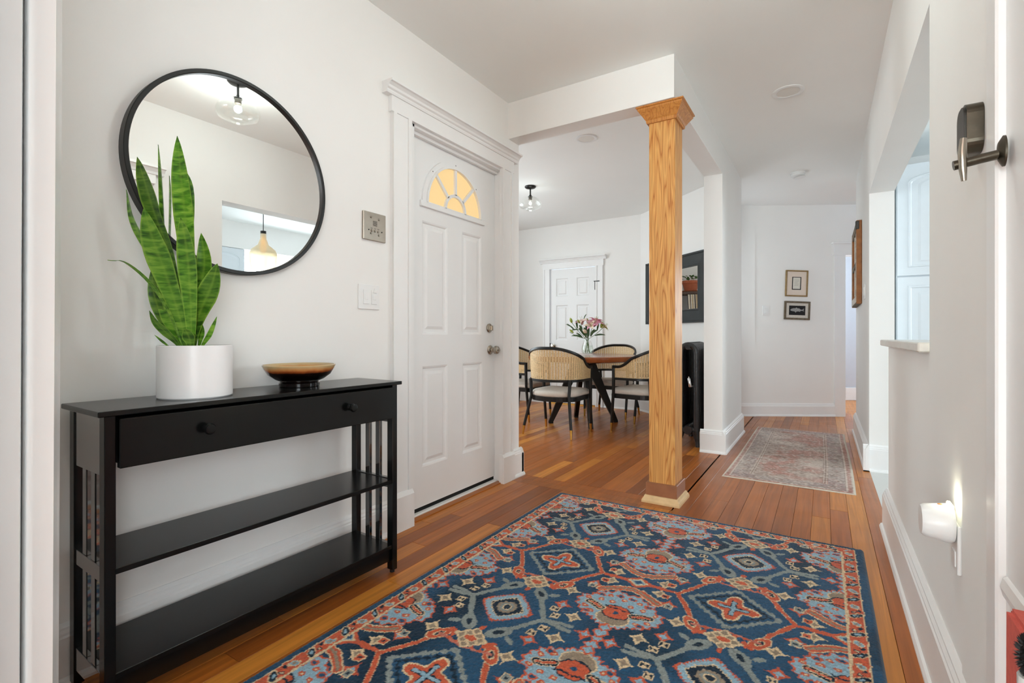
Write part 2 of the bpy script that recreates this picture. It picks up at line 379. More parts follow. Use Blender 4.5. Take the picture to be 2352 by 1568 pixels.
wallX('wall_dining_front', 2.84, 2.925, [(-4.5, XL-0.1, 0, CEIL)])
wallY('wall_dining_left', -4.5, -4.4, [(2.9, 3.25, 0, CEIL), (3.25, 4.85, 0, 0.6), (3.25, 4.85, 2.3, CEIL), (4.85, 6.4, 0, CEIL)])
wallX('wall_dining_back', 6.27, 6.38, [(-4.5, -3.36, 0, CEIL), (-3.36, -2.59, 1.93, CEIL), (-2.59, -1.95, 0, CEIL)])
def oriented(bm, A, d, nrm):
    M = Matrix(((d.x, nrm.x, 0, A.x), (d.y, nrm.y, 0, A.y), (0, 0, 1, 0), (0, 0, 0, 1)))
    bmesh.ops.transform(bm, matrix=M, verts=bm.verts[:]); return bm
# diagonal frame: s along wall, n = into dining room
struct('wall_dining_diagonal', oriented(box(BM(), -0.02, 1.565, -0.11, 0, 0, CEIL), DA, DD, DN), 'wall')
wallY('wall_stub', -0.848, -0.704, [(4.325, 5.42, 0, CEIL)], label='white wall end between dining room and hall')
bm = BM(); box(bm, XL, -0.704, YB+0.03, YB+0.16, 2.295, CEIL)
struct('beam_front', bm, 'wall', 'white dropped beam from the left wall to the oak post')
struct('beam_side', box(BM(), -0.848, -0.704, YB+0.16, 4.325, 2.295, CEIL), 'wall', 'white dropped beam from the oak post to the wall end')
# right wall with the kitchen opening
RN, RP, RF, RE = 1.955, 3.09, 4.35, 6.07
wallY('wall_right', XR, XRI, [(-0.1, 0.52, 0, CEIL), (0.52, 1.24, 1.99, CEIL), (1.24, RN, 0, CEIL), (RN, RP, 0, 0.918), (RN, RF, 1.985, CEIL), (RF, RE, 0, CEIL)], label='white wall with the kitchen opening')
wallX('wall_bedroom_front', RE, RE+0.12, [(XRI, 2.2, 0, CEIL)], 'wall')
# hall end wall, angled
S_ = lambda s0, s1, z0, z1, n0=-0.12, n1=0: oriented(box(BM(), s0, s1, n0, n1, z0, z1), FA, FD, FN)
bm = box(BM(), -0.55, 0.0, -0.12, 0.012, 0, CEIL); box(bm, 0.0, 1.06, -0.12, 0, 0, CEIL); box(bm, 1.06, 1.85, -0.12, 0, 1.93, CEIL); box(bm, 1.85, 2.6, -0.12, 0, 0, CEIL)
struct('wall_hall_end', oriented(bm, FA, FD, FN), 'wall', 'white angled wall at the end of the hall')
# rooms around
wallY('wall_hall_left', -1.25, -1.15, [(5.66, 5.74, 0, CEIL), (5.74, 6.30, 0, 0.9), (5.74, 6.30, 2.1, CEIL), (6.30, 6.6, 0, CEIL)])
wallX('wall_bedroom_back', 9.0, 9.12, [(-1.2, 0.75, 0, CEIL), (0.75, 1.7, 0, 0.9), (0.75, 1.7, 2.1, CEIL), (1.7, 2.3, 0, CEIL)], 'bedroom_wall')
wallY('wall_bedroom_right', 2.2, 2.3, [(6.0, 9.1, 0, CEIL)], 'bedroom_wall')
bm = oriented(box(BM(), 0.95, 3.2, -1.62, -1.5, 0, CEIL), FA, FD, FN)
struct('wall_bedroom_angled', bm, 'bedroom_wall', 'pale blue grey bedroom wall seen through the far doorway')
struct('baseboard_bedroom', oriented(box(BM(), 0.95, 3.2, -1.5, -1.485, 0, 0.19, bev=0.004), FA, FD, FN), 'trim')
wallX('wall_kitchen_front', 0.45, 0.55, [(XRI, 0.8, 0, 2.44), (0.8, 2.6, 0, 0.95), (0.8, 2.6, 2.15, 2.44), (2.6, 3.3, 0, 2.44)])
wallX('wall_kitchen_back', 5.2, 5.3, [(XRI, 3.3, 0, 2.44)])
wallY('wall_kitchen_right', 3.2, 3.3, [(0.45, 3.68, 0, 2.44), (3.68, 4.48, 0, 0.95), (3.68, 4.48, 2.15, 2.44), (4.48, 5.3, 0, 2.44)])
wallX('wall_living_back', -8.6, -8.5, [(-3.3, -2.85, 0, CEIL), (-2.85, 1.65, 0, 0.55), (-2.85, 1.65, 2.3, CEIL), (1.65, 2.3, 0, CEIL)])
wallY('wall_living_left', -3.3, -3.2, [(-8.6, 0.35, 0, CEIL)])
wallY('wall_living_right', 2.2, 2.3, [(-8.6, -3.05, 0, CEIL), (-3.05, -0.45, 0, 0.55), (-3.05, -0.45, 2.3, CEIL), (-0.45, 0.5, 0, CEIL)])
wallX('light_blocking_partition', -0.38, -0.28, [(-3.2, -0.78, 0, CEIL)])  # added out of view to shade the near left casing from the back window
wallX('wall_living_front', -0.1, 0.0, [(XR+0.15, 2.3, 0, CEIL)])
struct('ceiling_3', box(BM(), XR+0.2, 2.3, -8.6, 0.0, CEIL, CEIL+0.05), 'ceiling')

# windows (frame, muntins, bright pane)
def window(name, axis, c, a0, a1, z0, z1, depth, label):
    r = bpy.data.objects.new(name, None); COL.objects.link(r); r['kind'] = 'structure'; r['label'] = label
    def bx(p0, p1, q0, q1, d0, d1, bm):
        if axis == 'x': box(bm, p0, p1, c+d0, c+d1, q0, q1)
        else: box(bm, c+d0, c+d1, p0, p1, q0, q1)
    bm = BM(); w = 0.05
    for s in ((a0, a1, z0, z0+w), (a0, a1, z1-w, z1), (a0, a0+w, z0+w, z1-w), (a1-w, a1, z0+w, z1-w)): bx(*s, -depth, depth, bm)
    obj('window_frame', bm, 'trim', r)
    bm = BM(); bx((a0+a1)/2-0.02, (a0+a1)/2+0.02, z0+w, z1-w, -0.02, 0.02, bm); obj('muntin', bm, 'trim', r)
    bm = BM(); bx(a0+w, a1-w, z0+w, z1-w, -0.006, 0.006, bm); obj('pane', bm, 'window_pane', r)
window('window_1', 'x', -8.55, -2.85, 1.65, 0.55, 2.3, 0.05, 'wide window of the front room')
window('window_2', 'y', -4.45, 3.25, 4.85, 0.6, 2.3, 0.05, 'dining room window')
window('window_3', 'x', 0.5, 0.8, 2.6, 0.95, 2.15, 0.05, 'kitchen window')
window('added_window_5', 'y', 2.25, -3.05, -0.45, 0.55, 2.3, 0.05, 'added unseen side window lighting the hall from the front room')
window('added_window_6', 'y', 3.25, 3.68, 4.48, 0.95, 2.15, 0.05, 'added unseen side window lighting kitchen and hall')
window('added_window_7', 'y', -1.2, 5.74, 6.30, 0.9, 2.1, 0.05, 'added unseen window brightening the hall end')
window('window_4', 'x', 9.06, 0.75, 1.7, 0.9, 2.1, 0.05, 'bedroom window')

# ------------------------------------------------------------------ baseboards and casings
def base_prof(h=0.16, t=0.022, shoe=True):
    p = [(0, 0), (t+0.012, 0), (t+0.012, 0.008), (t+0.007, 0.018), (t, 0.022)] if shoe else [(0, 0), (t, 0)]
    return p+[(t, h-0.035), (t-0.004, h-0.03), (t-0.004, h-0.024), (t-0.010, h-0.016), (t-0.010, h-0.010), (0.004, h), (0, h)]
def baseboard_y(name, xw, sgn, y0, y1, h=0.16, t=0.022, shoe=True):
    bm = BM(); prism(bm, [(xw+sgn*a, b) for a, b in base_prof(h, t, shoe)], y0, y1, 'y'); return struct(name, bm, 'trim')
def baseboard_x(name, yw, sgn, x0, x1, h=0.16, t=0.022, shoe=True):
    bm = BM(); prism(bm, [(yw+sgn*a, b) for a, b in base_prof(h, t, shoe)], x0, x1, 'x'); return struct(name, bm, 'trim')
baseboard_y('baseboard_left', XL, 1, 0.298, 1.712, h=0.165)
baseboard_x('baseboard_dining_back', 6.27, -1, -2.505, -2.02)
struct('baseboard_dining_diagonal', oriented(prism(BM(), base_prof(), 0.02, 1.53, 'x'), DA, DD, DN), 'trim')
baseboard_y('baseboard_right', XR, -1, RP-1.72, RP+0.022, h=0.2, t=0.024)
baseboard_y('baseboard_right_far', XR, -1, RF-0.034, RE, h=0.19, t=0.024)
baseboard_x('baseboard_jamb', RF, -1, XR-0.0362, XRI, h=0.1902)
baseboard_y('baseboard_stub', -0.704, 1, 4.30, 5.42, h=0.19, t=0.024)
baseboard_x('baseboard_stub_end', 4.325, -1, -0.876, -0.676, h=0.19, t=0.024)
struct('baseboard_hall_end', oriented(prism(BM(), base_prof(0.155, 0.02), 0.0, 0.94, 'x'), FA, FD, FN), 'trim')
struct('baseboard_hall_end_left', oriented(prism(BM(), [(a+0.012, b) for a, b in base_prof(0.155, 0.02)], -0.5, 0.0, 'x'), FA, FD, FN), 'trim')
baseboard_x('baseboard_wall_end', WE, 1, XL-0.1, XL+0.026, h=0.19)
baseboard_y('baseboard_left_end', XL, 1, 2.81, WE+0.026, h=0.19, t=0.026)

def casing_set(name, to, s0, s1, zt, w=0.13, head=0.115, ear=0.045, t=0.02, plinth=0.19, z0=0, label=None):
    """door casing around opening s0..s1 x 0..zt in (s, n, z) space mapped by to(bm)"""
    r = bpy.data.objects.new(name, None); COL.objects.link(r); r['kind'] = 'structure'
    if label: r['label'] = label
    for a0, a1 in ((s0-w, s0), (s1, s1+w)):
        bm = BM(); box(bm, a0, a1, 0, t, z0, zt)
        bw = 0.022; inner = a1 if a0 < s0 else a0
        for e in (a0, a1-bw): box(bm, e, e+bw, t-0.001, t+0.008, z0+plinth, zt)
        obj('casing_board', to(bm), 'trim', r)
        if plinth > 0:
            bm = BM(); prism(bm, [(0.0, z0), (t+0.018, z0), (t+0.018, z0+plinth-0.02), (t+0.004, z0+plinth), (0.0, z0+plinth)], a0-0.006, a1+0.006, 'x'); obj('plinth_block', to(bm), 'trim', r)
    bm = BM(); box(bm, s0-w-0.012, s1+w+0.012, 0, t+0.006, zt, zt+head-0.02); obj('head_board', to(bm), 'trim', r)
    h = zt+head-0.02
    prof = [(0, h-0.02), (t+0.012, h-0.02), (t+0.016, h-0.012), (t+0.016, h-0.004), (t+0.024, h+0.002), (t+0.028, h+0.012), (t+0.040, h+0.022), (t+0.050, h+0.024), (t+0.050, h+0.036), (0, h+0.036)]
    bm = BM(); prism(bm, prof, s0-w-ear, s1+w+ear, 'x'); obj('crown_moulding', to(bm), 'trim', r)
    return r
def to_left(bm):   # s=y, n=+x from left wall
    bmesh.ops.transform(bm, matrix=Matrix(((0, 1, 0, XL), (1, 0, 0, 0), (0, 0, 1, 0), (0, 0, 0, 1))), verts=bm.verts[:]); return bm
def to_right(bm):
    bmesh.ops.transform(bm, matrix=Matrix(((0, -1, 0, XR), (1, 0, 0, 0), (0, 0, 1, 0), (0, 0, 0, 1))), verts=bm.verts[:]); return bm
def to_dback(bm):
    bmesh.ops.transform(bm, matrix=Matrix(((1, 0, 0, 0), (0, -1, 0, 6.27), (0, 0, 1, 0), (0, 0, 0, 1))), verts=bm.verts[:]); return bm
def to_far(bm): return oriented(bm, FA, FD, FN)
casing_set('trim_1', to_left, 1.843, 2.685, 2.065, w=0.125, ear=0.052, plinth=0.19, label='white casing with crown around the entrance door')
casing_set('trim_2', to_dback, -3.325, -2.625, 1.915, w=0.105, ear=0.05, head=0.125, plinth=0, label='white casing around the dining room door')
r = bpy.data.objects.new('trim_3', None); COL.objects.link(r); r['kind'] = 'structure'; r['label'] = 'white casing around the near door in right wall'
obj('casing_board', to_right(box(BM(), 1.285, 1.50, 0, 0.006, 0.2, 1.99)), 'wall', r)
obj('casing_board', to_right(box(BM(), 0.40, 0.53, 0, 0.02, 0, 1.99)), 'trim', r)
obj('head_board', to_right(box(BM(), 0.39, 1.512, 0, 0.024, 1.99, 2.07)), 'trim', r)
obj('crown_moulding', to_right(prism(BM(), [(0, 2.05), (0.03, 2.05), (0.034, 2.066), (0.05, 2.086), (0.062, 2.09), (0.062, 2.106), (0, 2.106)], 0.34, 1.562, 'x')), 'trim', r)
r = bpy.data.objects.new('trim_4', None); COL.objects.link(r); r['kind'] = 'structure'; r['label'] = 'white casing of the far bedroom doorway'
obj('casing_board', to_far(box(BM(), 0.935, 1.06, 0, 0.022, 0, 1.93)), 'trim', r); obj('casing_board', to_far(box(BM(), 1.85, 1.975, 0, 0.022, 0, 1.93)), 'trim', r)
obj('head_board', to_far(box(BM(), 0.92, 1.99, 0, 0.028, 1.93, 2.06)), 'trim', r); obj('crown_moulding', to_far(box(BM(), 0.90, 2.01, 0, 0.05, 2.06, 2.085, bev=0.006)), 'trim', r)
# jamb of entrance door
r = bpy.data.objects.new('trim_5', None); COL.objects.link(r); r['kind'] = 'structure'; r['label'] = 'white jamb and stops inside the entrance doorway'
obj('jamb', box(BM(), XL-0.139, XL+0.004, D0-0.03, D0+0.012, 0, DZ+0.01), 'trim', r); obj('jamb', box(BM(), XL-0.139, XL+0.004, D1-0.012, D1+0.004, 0, DZ+0.01), 'trim', r)
obj('jamb', box(BM(), XL-0.139, XL+0.004, D0, D1, 2.052, DZ+0.012), 'trim', r)
obj('door_stop', box(BM(), XL-0.052, XL-0.03, D0+0.012, D1-0.012, 2.036, 2.053), 'trim', r)
obj('threshold', box(BM(), XL-0.139, XL-0.030, D0+0.012, D1-0.012, -0.01, 0.014, bev=0.003), 'trim', r)
obj('sill_board', box(BM(), XL-0.030, XL+0.012, D0+0.012, D1-0.012, -0.01, 0.007, bev=0.002), 'plank', r)
obj('weather_strip', box(BM(), XL-0.07, XL-0.058, D0+0.02, D1-0.02, 0.013, 0.037), 'black_gap', r)
# opening through which the photo looks: near left casing
r = bpy.data.objects.new('trim_6', None); COL.objects.link(r); r['kind'] = 'structure'; r['label'] = 'white door casing at the left edge of the view'
def leaning(bm): return rot_all(bm, Matrix.Rotation(R(0.9), 3, 'Y'), (-1.01, 0.27, 0.97))
obj('casing_board', leaning(prism(BM(), [(-1.108, 0.264), (-1.008, 0.264), (-1.085, 0.2885), (-1.108, 0.298)], 0, CEIL-0.03, 'z')), 'trim', r)
obj('back_band', leaning(prism(BM(), [(-1.84, 0.260), (-1.160, 0.260), (-1.20, 0.2705), (-1.84, 0.2705)], 0, CEIL-0.03, 'z')), 'trim', r)
obj('groove', leaning(prism(BM(), [(-1.84, 0.271), (-1.109, 0.271), (-1.109, 0.2975), (-1.84, 0.2975)], 0, CEIL-0.03, 'z')), 'trim', r)

# ------------------------------------------------------------------ doors
def panel_door(parent, to, s0, s1, z0, z1, panels, m='door_white', t=0.04):
    """slab with recessed, raised-field panels; panels = list of (s0,s1,z0,z1)"""
    ss = sorted({s0, s1, *[p[0] for p in panels], *[p[1] for p in panels]}); zs = sorted({z0, z1, *[p[2] for p in panels], *[p[3] for p in panels]})
    bm = BM()
    def isp(a, b):
        return any(p[0] <= a < p[1] and p[2] <= b < p[3] for p in panels)
    for i in range(len(ss)-1):
        for j in range(len(zs)-1):
            if not isp((ss[i]+ss[i+1])/2, (zs[j]+zs[j+1])/2): box(bm, ss[i], ss[i+1], -t, 0, zs[j], zs[j+1])
    bmesh.ops.remove_doubles(bm, verts=bm.verts[:], dist=1e-5)
    slab = obj('slab', to(bm), m, parent)
    for a, b, c, d in panels:
        bm = BM(); prev = None
        for ins, dep in ((0, 0), (0.008, -0.003), (0.014, -0.010), (0.030, -0.010), (0.046, -0.003)):
            ring = [bm.verts.new((x, dep, z)) for x, z in ((a+ins, c+ins), (b-ins, c+ins), (b-ins, d-ins), (a+ins, d-ins))]
            if prev:
                for k in range(4): bm.faces.new((prev[k], prev[(k+1) % 4], ring[(k+1) % 4], ring[k]))
            prev = ring
        bm.faces.new(prev)
        back = [bm.verts.new((x, -t, z)) for x, z in ((a, c), (b, c), (b, d), (a, d))]; bm.faces.new(back)
        obj('panel', to(bm), m, parent)
    return slab
DX = -0.055   # slab face, relative to the wall face
def to_slab(bm):
    bmesh.ops.transform(bm, matrix=Matrix(((0, 1, 0, XL+DX), (1, 0, 0, 0), (0, 0, 1, 0), (0, 0, 0, 1))), verts=bm.verts[:]); return bm
d1 = bpy.data.objects.new('door_1', None); COL.objects.link(d1); d1['kind'] = 'structure'; d1['label'] = 'white panelled entrance door with warm lit fan window'
P4 = [(2.006, 2.222, 0.975, 1.60), (2.356, 2.556, 0.975, 1.60), (2.006, 2.222, 0.25, 0.80), (2.362, 2.566, 0.25, 0.80)]
panel_door(d1, to_slab, D0+0.014, D1-0.014, 0.036, 2.05, P4)
# fan light
FC, FZ, FR = 2.283, 1.702, 0.272
bm = BM()
def arc_bar(bm, r0, r1, n0, n1, a0=0, a1=PI, seg=40):
    rows = []
    for i in range(seg+1):
        a = a0+(a1-a0)*i/seg; c, s = math.cos(a), math.sin(a)
        rows.append([bm.verts.new((FC+c*r0, n0, FZ+s*r0)), bm.verts.new((FC+c*r1, n0, FZ+s*r1)), bm.verts.new((FC+c*r1, n1, FZ+s*r1)), bm.verts.new((FC+c*r0, n1, FZ+s*r0))])
    for A, B in zip(rows, rows[1:]):
        for k in range(4): bm.faces.new((A[k], A[(k+1) % 4], B[(k+1) % 4], B[k]))
    bm.faces.new(rows[0]); bm.faces.new(rows[-1][::-1])
arc_bar(bm, FR-0.018, FR+0.012, -0.002, 0.012); arc_bar(bm, FR-0.028, FR-0.016, -0.002, 0.02)
box(bm, FC-FR-0.025, FC+FR+0.025, -0.002, 0.014, FZ-0.028, FZ+0.006, bev=0.003)
fr = obj('fan_frame', to_slab(bm), 'door_white', d1, smooth=True)
bm = BM(); arc_bar(bm, 0.082, 0.100, -0.002, 0.014, seg=24)
for a in (45, 90, 135):
    q = BM(); box(q, FC+0.095, FC+FR-0.02, -0.002, 0.014, FZ-0.009, FZ+0.009)
    rot_all(q, Matrix.Rotation(R(-a), 3, 'Y'), (FC, 0, FZ)); me = finish(q, 't'); bm.from_mesh(me); bpy.data.meshes.remove(me)
obj('fan_muntin', to_slab(bm), 'door_white', d1)
for i, (a0, a1, r0, r1) in enumerate(((1, 44, 0.1, FR-0.02), (46, 89, 0.1, FR-0.02), (91, 134, 0.1, FR-0.02), (136, 179, 0.1, FR-0.02), (0, 180, 0.001, 0.083))):
    bm = BM(); arc_bar(bm, r0, r1, 0.0008, 0.002, R(a0), R(a1), 16); obj('fan_pane', to_slab(bm), 'warm_pane', d1)
for a in (0, 42, 90, 138, 180):
    bm = BM(); lathe(bm, [(0, 0.0125), (0.0035, 0.0122), (0.0035, 0.010)], 8, M=AX_Y); bmesh.ops.translate(bm, vec=(FC+FR*math.cos(R(a)), 0, FZ+FR*math.sin(R(a))), verts=bm.verts[:]); obj('screw', to_slab(bm), 'screw_dark', d1)
def knob_at(parent, M_to, s, z, m='nickel', small=False):
    bm = BM(); lathe(bm, [(0, 0), (0.030, 0), (0.031, 0.004), (0.026, 0.010), (0.013, 0.014), (0.012, 0.028), (0.018, 0.033), (0.026, 0.042), (0.0275, 0.052), (0.024, 0.062), (0.014, 0.067), (0.006, 0.067), (0.006, 0.078), (0, 0.079)], 28, M=AX_Y)
    bmesh.ops.translate(bm, vec=(s, 0, z), verts=bm.verts[:]); return obj('door_knob', M_to(bm), m, parent, smooth=True)
knob_at(d1, to_slab, 2.652, 0.875)
bm = BM(); lathe(bm, [(0, 0), (0.029, 0), (0.030, 0.006), (0.025, 0.011), (0.020, 0.012), (0.019, 0.016), (0, 0.017)], 28, M=AX_Y); bmesh.ops.translate(bm, vec=(2.640, 0, 1.018), verts=bm.verts[:])
db = obj('deadbolt', to_slab(bm), 'nickel', d1, smooth=True)
bm = BM(); box(bm, 2.637, 2.643, 0.016, 0.034, 1.002, 1.034, bev=0.002); obj('thumb_turn', to_slab(bm), 'nickel', db)

d2 = bpy.data.objects.new('door_2', None); COL.objects.link(d2); d2['kind'] = 'structure'; d2['label'] = 'white six panel dining room door behind the flowers'
def to_d2(bm): bmesh.ops.translate(bm, vec=(0, -0.002, 0), verts=bm.verts[:]); return to_dback(bm)
pw = [(-3.235, -3.045), (-2.915, -2.725)]
P6 = [(a, b, c, d) for a, b in pw for c, d in ((1.52, 1.78), (0.90, 1.40), (0.20, 0.68))]
panel_door(d2, to_d2, -3.317, -2.633, 0.02, 1.908, P6)
bm = BM(); lathe(bm, [(0, 0), (0.03, 0), (0.03, 0.006), (0.012, 0.012), (0.012, 0.03), (0.024, 0.038), (0.029, 0.05), (0.024, 0.062), (0, 0.066)], 24, M=AX_Y); bmesh.ops.translate(bm, vec=(-3.272, 0, 0.82), verts=bm.verts[:]); obj('door_knob', to_d2(bm), 'nickel', d2, smooth=True)
bm = BM(); box(bm, -3.335, -3.322, 0.0, 0.024, 0.78, 0.86); obj('strike_plate', to_d2(bm), 'screw_dark', d2)
bm = BM(); box(bm, -2.645, -2.565, 0.02, 0.03, 1.700, 1.712); box(bm, -2.634, -2.626, 0.02, 0.032, 1.59, 1.70); obj('hook_latch', to_d2(bm), 'screw_dark', d2)
bm = BM(); box(bm, -3.32, -2.63, -0.003, 0.018, 0.0, 0.016); obj('threshold', to_d2(bm), 'brass', d2)
# near door in the right wall
d3 = bpy.data.objects.new('door_3', None); COL.objects.link(d3); d3['kind'] = 'structure'; d3['label'] = 'white panelled door at the right edge of the view'
def to_d3(bm): bmesh.ops.translate(bm, vec=(0, -0.004, 0), verts=bm.verts[:]); return to_right(bm)
panel_door(d3, to_d3, 0.53, 1.225, 0.02, 1.985, [(0.63, 0.83, 0.66, 1.85), (0.92, 1.085, 0.66, 1.85), (0.63, 0.83, 0.12, 0.46), (0.92, 1.085, 0.12, 0.46)])
obj('door_rail', to_d3(prism(BM(), [(0, 0.500), (0.006, 0.504), (0.010, 0.520), (0.006, 0.536), (0, 0.540)], 0.55, 1.215, 'x')), 'trim', d3)
bm = BM(); box(bm, 1.222, 1.285, -0.004, 0.014, 0, 1.985, bev=0.004); obj('door_bead', to_d3(bm), 'trim', d3)

# ------------------------------------------------------------------ oak post
PX0, PX1, PY0, PY1 = -0.867, -0.718, 2.862, 3.035
pcx, pcy = (PX0+PX1)/2, (PY0+PY1)/2
post = thing('oak_post', 'honey oak square post under the corner of the white beams', 'post', (pcx, pcy, 0))
hx, hy = (PX1-PX0)/2, (PY1-PY0)/2
obj('shaft', box(BM(), -hx, hx, -hy, hy, 0.11, 2.225, bev=0.004), 'oak', post)
bm = BM(); rings = []
for o_, z in ((0.002, 2.205), (0.010, 2.205), (0.013, 2.212), (0.013, 2.222), (0.020, 2.230), (0.030, 2.246), (0.046, 2.268), (0.052, 2.276), (0.052, 2.284), (0.060, 2.288), (0.060, 2.2945), (0.0, 2.2945)):
    rings.append([bm.verts.new((sx*(hx+o_), sy*(hy+o_), z)) for sx, sy in ((-1, -1), (1, -1), (1, 1), (-1, 1))])
for A, B in zip(rings, rings[1:]):
    for k in range(4): bm.faces.new((A[k], A[(k+1) % 4], B[(k+1) % 4], B[k]))
bm.faces.new(rings[-1]); bm.faces.new(rings[0][::-1]); obj('capital', bm, 'oak_cap', post)
obj('plinth', box(BM(), -hx-0.014, hx+0.014, -hy-0.014, hy+0.014, 0.0, 0.115, bev=0.002), 'plinth_wood', post)
bm = BM(); rings = []
for o_, z in ((0.034, 0.0), (0.034, 0.012), (0.030, 0.022), (0.024, 0.030), (0.020, 0.040), (0.015, 0.042)):
    rings.append([bm.verts.new((sx*(hx+o_), sy*(hy+o_), z)) for sx, sy in ((-1, -1), (1, -1), (1, 1), (-1, 1))])
for A, B in zip(rings, rings[1:]):
    for k in range(4): bm.faces.new((A[k], A[(k+1) % 4], B[(k+1) % 4], B[k]))
bm.faces.new(rings[0][::-1]); bm.faces.new(rings[-1]); obj('shoe_moulding', bm, 'shoe_wood', post)

# ------------------------------------------------------------------ big rug
def fbm(shape, cells, seed):
    g = np.random.default_rng(seed); out = np.zeros(shape); amp = 1.0
    for c in cells:
        a = g.random((int(c[0])+3, int(c[1])+3)); yi = np.linspace(0, c[0], shape[0]); xi = np.linspace(0, c[1], shape[1])
        y0 = yi.astype(int); x0 = xi.astype(int); fy = (yi-y0)[:, None]; fx = (xi-x0)[None, :]
        fy = fy*fy*(3-2*fy); fx = fx*fx*(3-2*fx)
        v = a[y0][:, x0]*(1-fy)*(1-fx)+a[y0+1][:, x0]*fy*(1-fx)+a[y0][:, x0+1]*(1-fy)*fx+a[y0+1][:, x0+1]*fy*fx
        out += amp*(v-0.5); amp *= 0.6
    return out
def segd(x, y, pts):
    d = np.full(x.shape, 9.0)
    for (x0, y0), (x1, y1) in zip(pts, pts[1:]):
        dx, dy = x1-x0, y1-y0; t = np.clip(((x-x0)*dx+(y-y0)*dy)/(dx*dx+dy*dy), 0, 1)
        d = np.minimum(d, np.hypot(x-x0-t*dx, y-y0-t*dy))
    return d
def elli(x, y, cx, cy, rx, ry, ang=0):
    c, s = math.cos(ang), math.sin(ang); u = (x-cx)*c+(y-cy)*s; v = -(x-cx)*s+(y-cy)*c
    return np.hypot(u/rx, v/ry)
RUGW, RUGL = 1.514, 2.44
RC = {k: np.array(S(*v)[:3]) for k, v in dict(navy=(38, 80, 112), dark=(16, 40, 58), red=(196, 92, 62), lblue=(140, 174, 192), grey=(134, 144, 142), cream=(214, 192, 156), taupe=(146, 132, 114), pink=(190, 116, 100)).items()}
def paint_rug(P, Q):
    sh = P.shape
    wx = fbm(sh, [(RUGL/0.011, RUGW/0.011), (RUGL/0.03, RUGW/0.03)], 3)*0.0058; wy = fbm(sh, [(RUGL/0.011, RUGW/0.011), (RUGL/0.03, RUGW/0.03)], 4)*0.0058
    p = P+wx; q = Q+wy
    a = np.abs(np.mod(p-0.42+0.3375, 0.675)-0.3375); b = np.abs(np.mod(q-0.413+0.4165, 0.833)-0.4165)
    C = np.zeros(sh+(3,)); big = fbm(sh, [(9, 6), (22, 14)], 9)
    C[:] = RC['navy']
    k = np.clip(big*1.9+0.30, 0, 0.88)[..., None]; C = C*(1-k)+RC['dark']*k
    def put(mask, c): C[mask] = RC[c]
    tri = lambda v: np.abs(np.mod(v, 1)-0.5)*2
    # stars
    def star(cx, cy, r, c0, c1):
        d = (np.abs(a-cx)**0.62+np.abs(b-cy)**0.62)**(1/0.62); put(d < r, c0); put(d < r*0.52, c1)
    for cx, cy in ((0.225, 0.069), (0.147, 0.226), (0.243, 0.378)): star(cx, cy, 0.040, 'cream', 'taupe')
    for cx, cy in ((0.160, 0.120), (0.198, 0.317), (0.294, 0.0)): star(cx, cy, 0.040, 'red', 'lblue')
    star(0.246, 0.30, 0.02, 'pink', 'pink')
    # palmette
    x = 0.3375-a; y = b-0.17
    pol = [(0.0, -0.088), (0.035, -0.086), (0.062, -0.062), (0.102, -0.052), (0.132, -0.02), (0.150, 0.02), (0.146, 0.055), (0.112, 0.070), (0.106, 0.105), (0.066, 0.118), (0.04, 0.145), (0.0, 0.13)]
    pa = np.array([math.atan2(t, s) for s, t in pol]); pr = np.array([math.hypot(s, t) for s, t in pol])
    o_ = np.argsort(pa); th = np.arctan2(y, np.maximum(x, 0)); rr = np.hypot(x, y)
    lim = np.interp(th, pa[o_], pr[o_])+0.013*(tri(th*4.6+0.25)-0.5)
    put(rr < lim+0.004, 'red'); put(rr < lim-0.0035, 'lblue')
    e = elli(x, y, 0, -0.036, 0.058, 0.046); put(e < 1.0, 'cream'); put(e < 0.9, 'taupe')
    e = elli(x, y, 0.0, 0.004, 0.046, 0.040); put(e < 1.12, 'dark'); put(e < 1.0, 'red')
    put(elli(x, y, 0, -0.002, 0.010, 0.010) < 1, 'navy'); put(segd(x, y, [(0.0, 0.028), (0.03, 0.022), (0.05, 0.03)]) < 0.003, 'dark')
    d = segd(x, y, [(0.058, 0.006), (0.085, 0.018), (0.108, 0.024)]); put(d < 0.017, 'cream'); put(d < 0.0135, 'dark'); put(d < 0.0068, 'cream'); put(d < 0.0048, 'red')
    for cx, cy in ((0.034, 0.062), (0.076, 0.060), (0.0, 0.090), (0.054, 0.098), (0.078, -0.030), (0.112, -0.010), (0.122, 0.048)):
        e = elli(x, y, cx, cy, 0.0112, 0.0100); put(e < 1, 'red'); put(e < 0.42, 'cream')
    for cx, cy in ((0.024, 0.112), (0.086, 0.090), (0.094, -0.038)):
        e = elli(x, y, cx, cy, 0.016, 0.012); put(e < 1, 'red'); put(e < 0.6, 'navy')
    # junction chain
    for cy, r_ in ((0.0, 0.020), (0.036, 0.024), (0.068, 0.02)):
        d = np.abs(x)+np.abs(b-cy); put(d < r_+0.007, 'red'); put(d < r_-0.002, 'lblue')
    # bracket
    d = segd(x, b, [(0.0, 0.352), (0.035, 0.345), (0.075, 0.322), (0.105, 0.300)]); put(d < 0.018, 'cream'); put(d < 0.0135, 'red'); put(d < 0.0055, 'taupe')
    # knot + red vine
    y2 = 0.4165-b
    put(segd(a, y2, [(0.31, 0.0), (0.25, 0.004), (0.19, 0.0)]) < 0.0075, 'red')
    arm = [(0.19, 0.0), (0.158, 0.05), (0.128, 0.10), (0.104, 0.16)]
    d = segd(a, y2, arm); put(d < 0.0092, 'cream'); put(d < 0.0076, 'red')
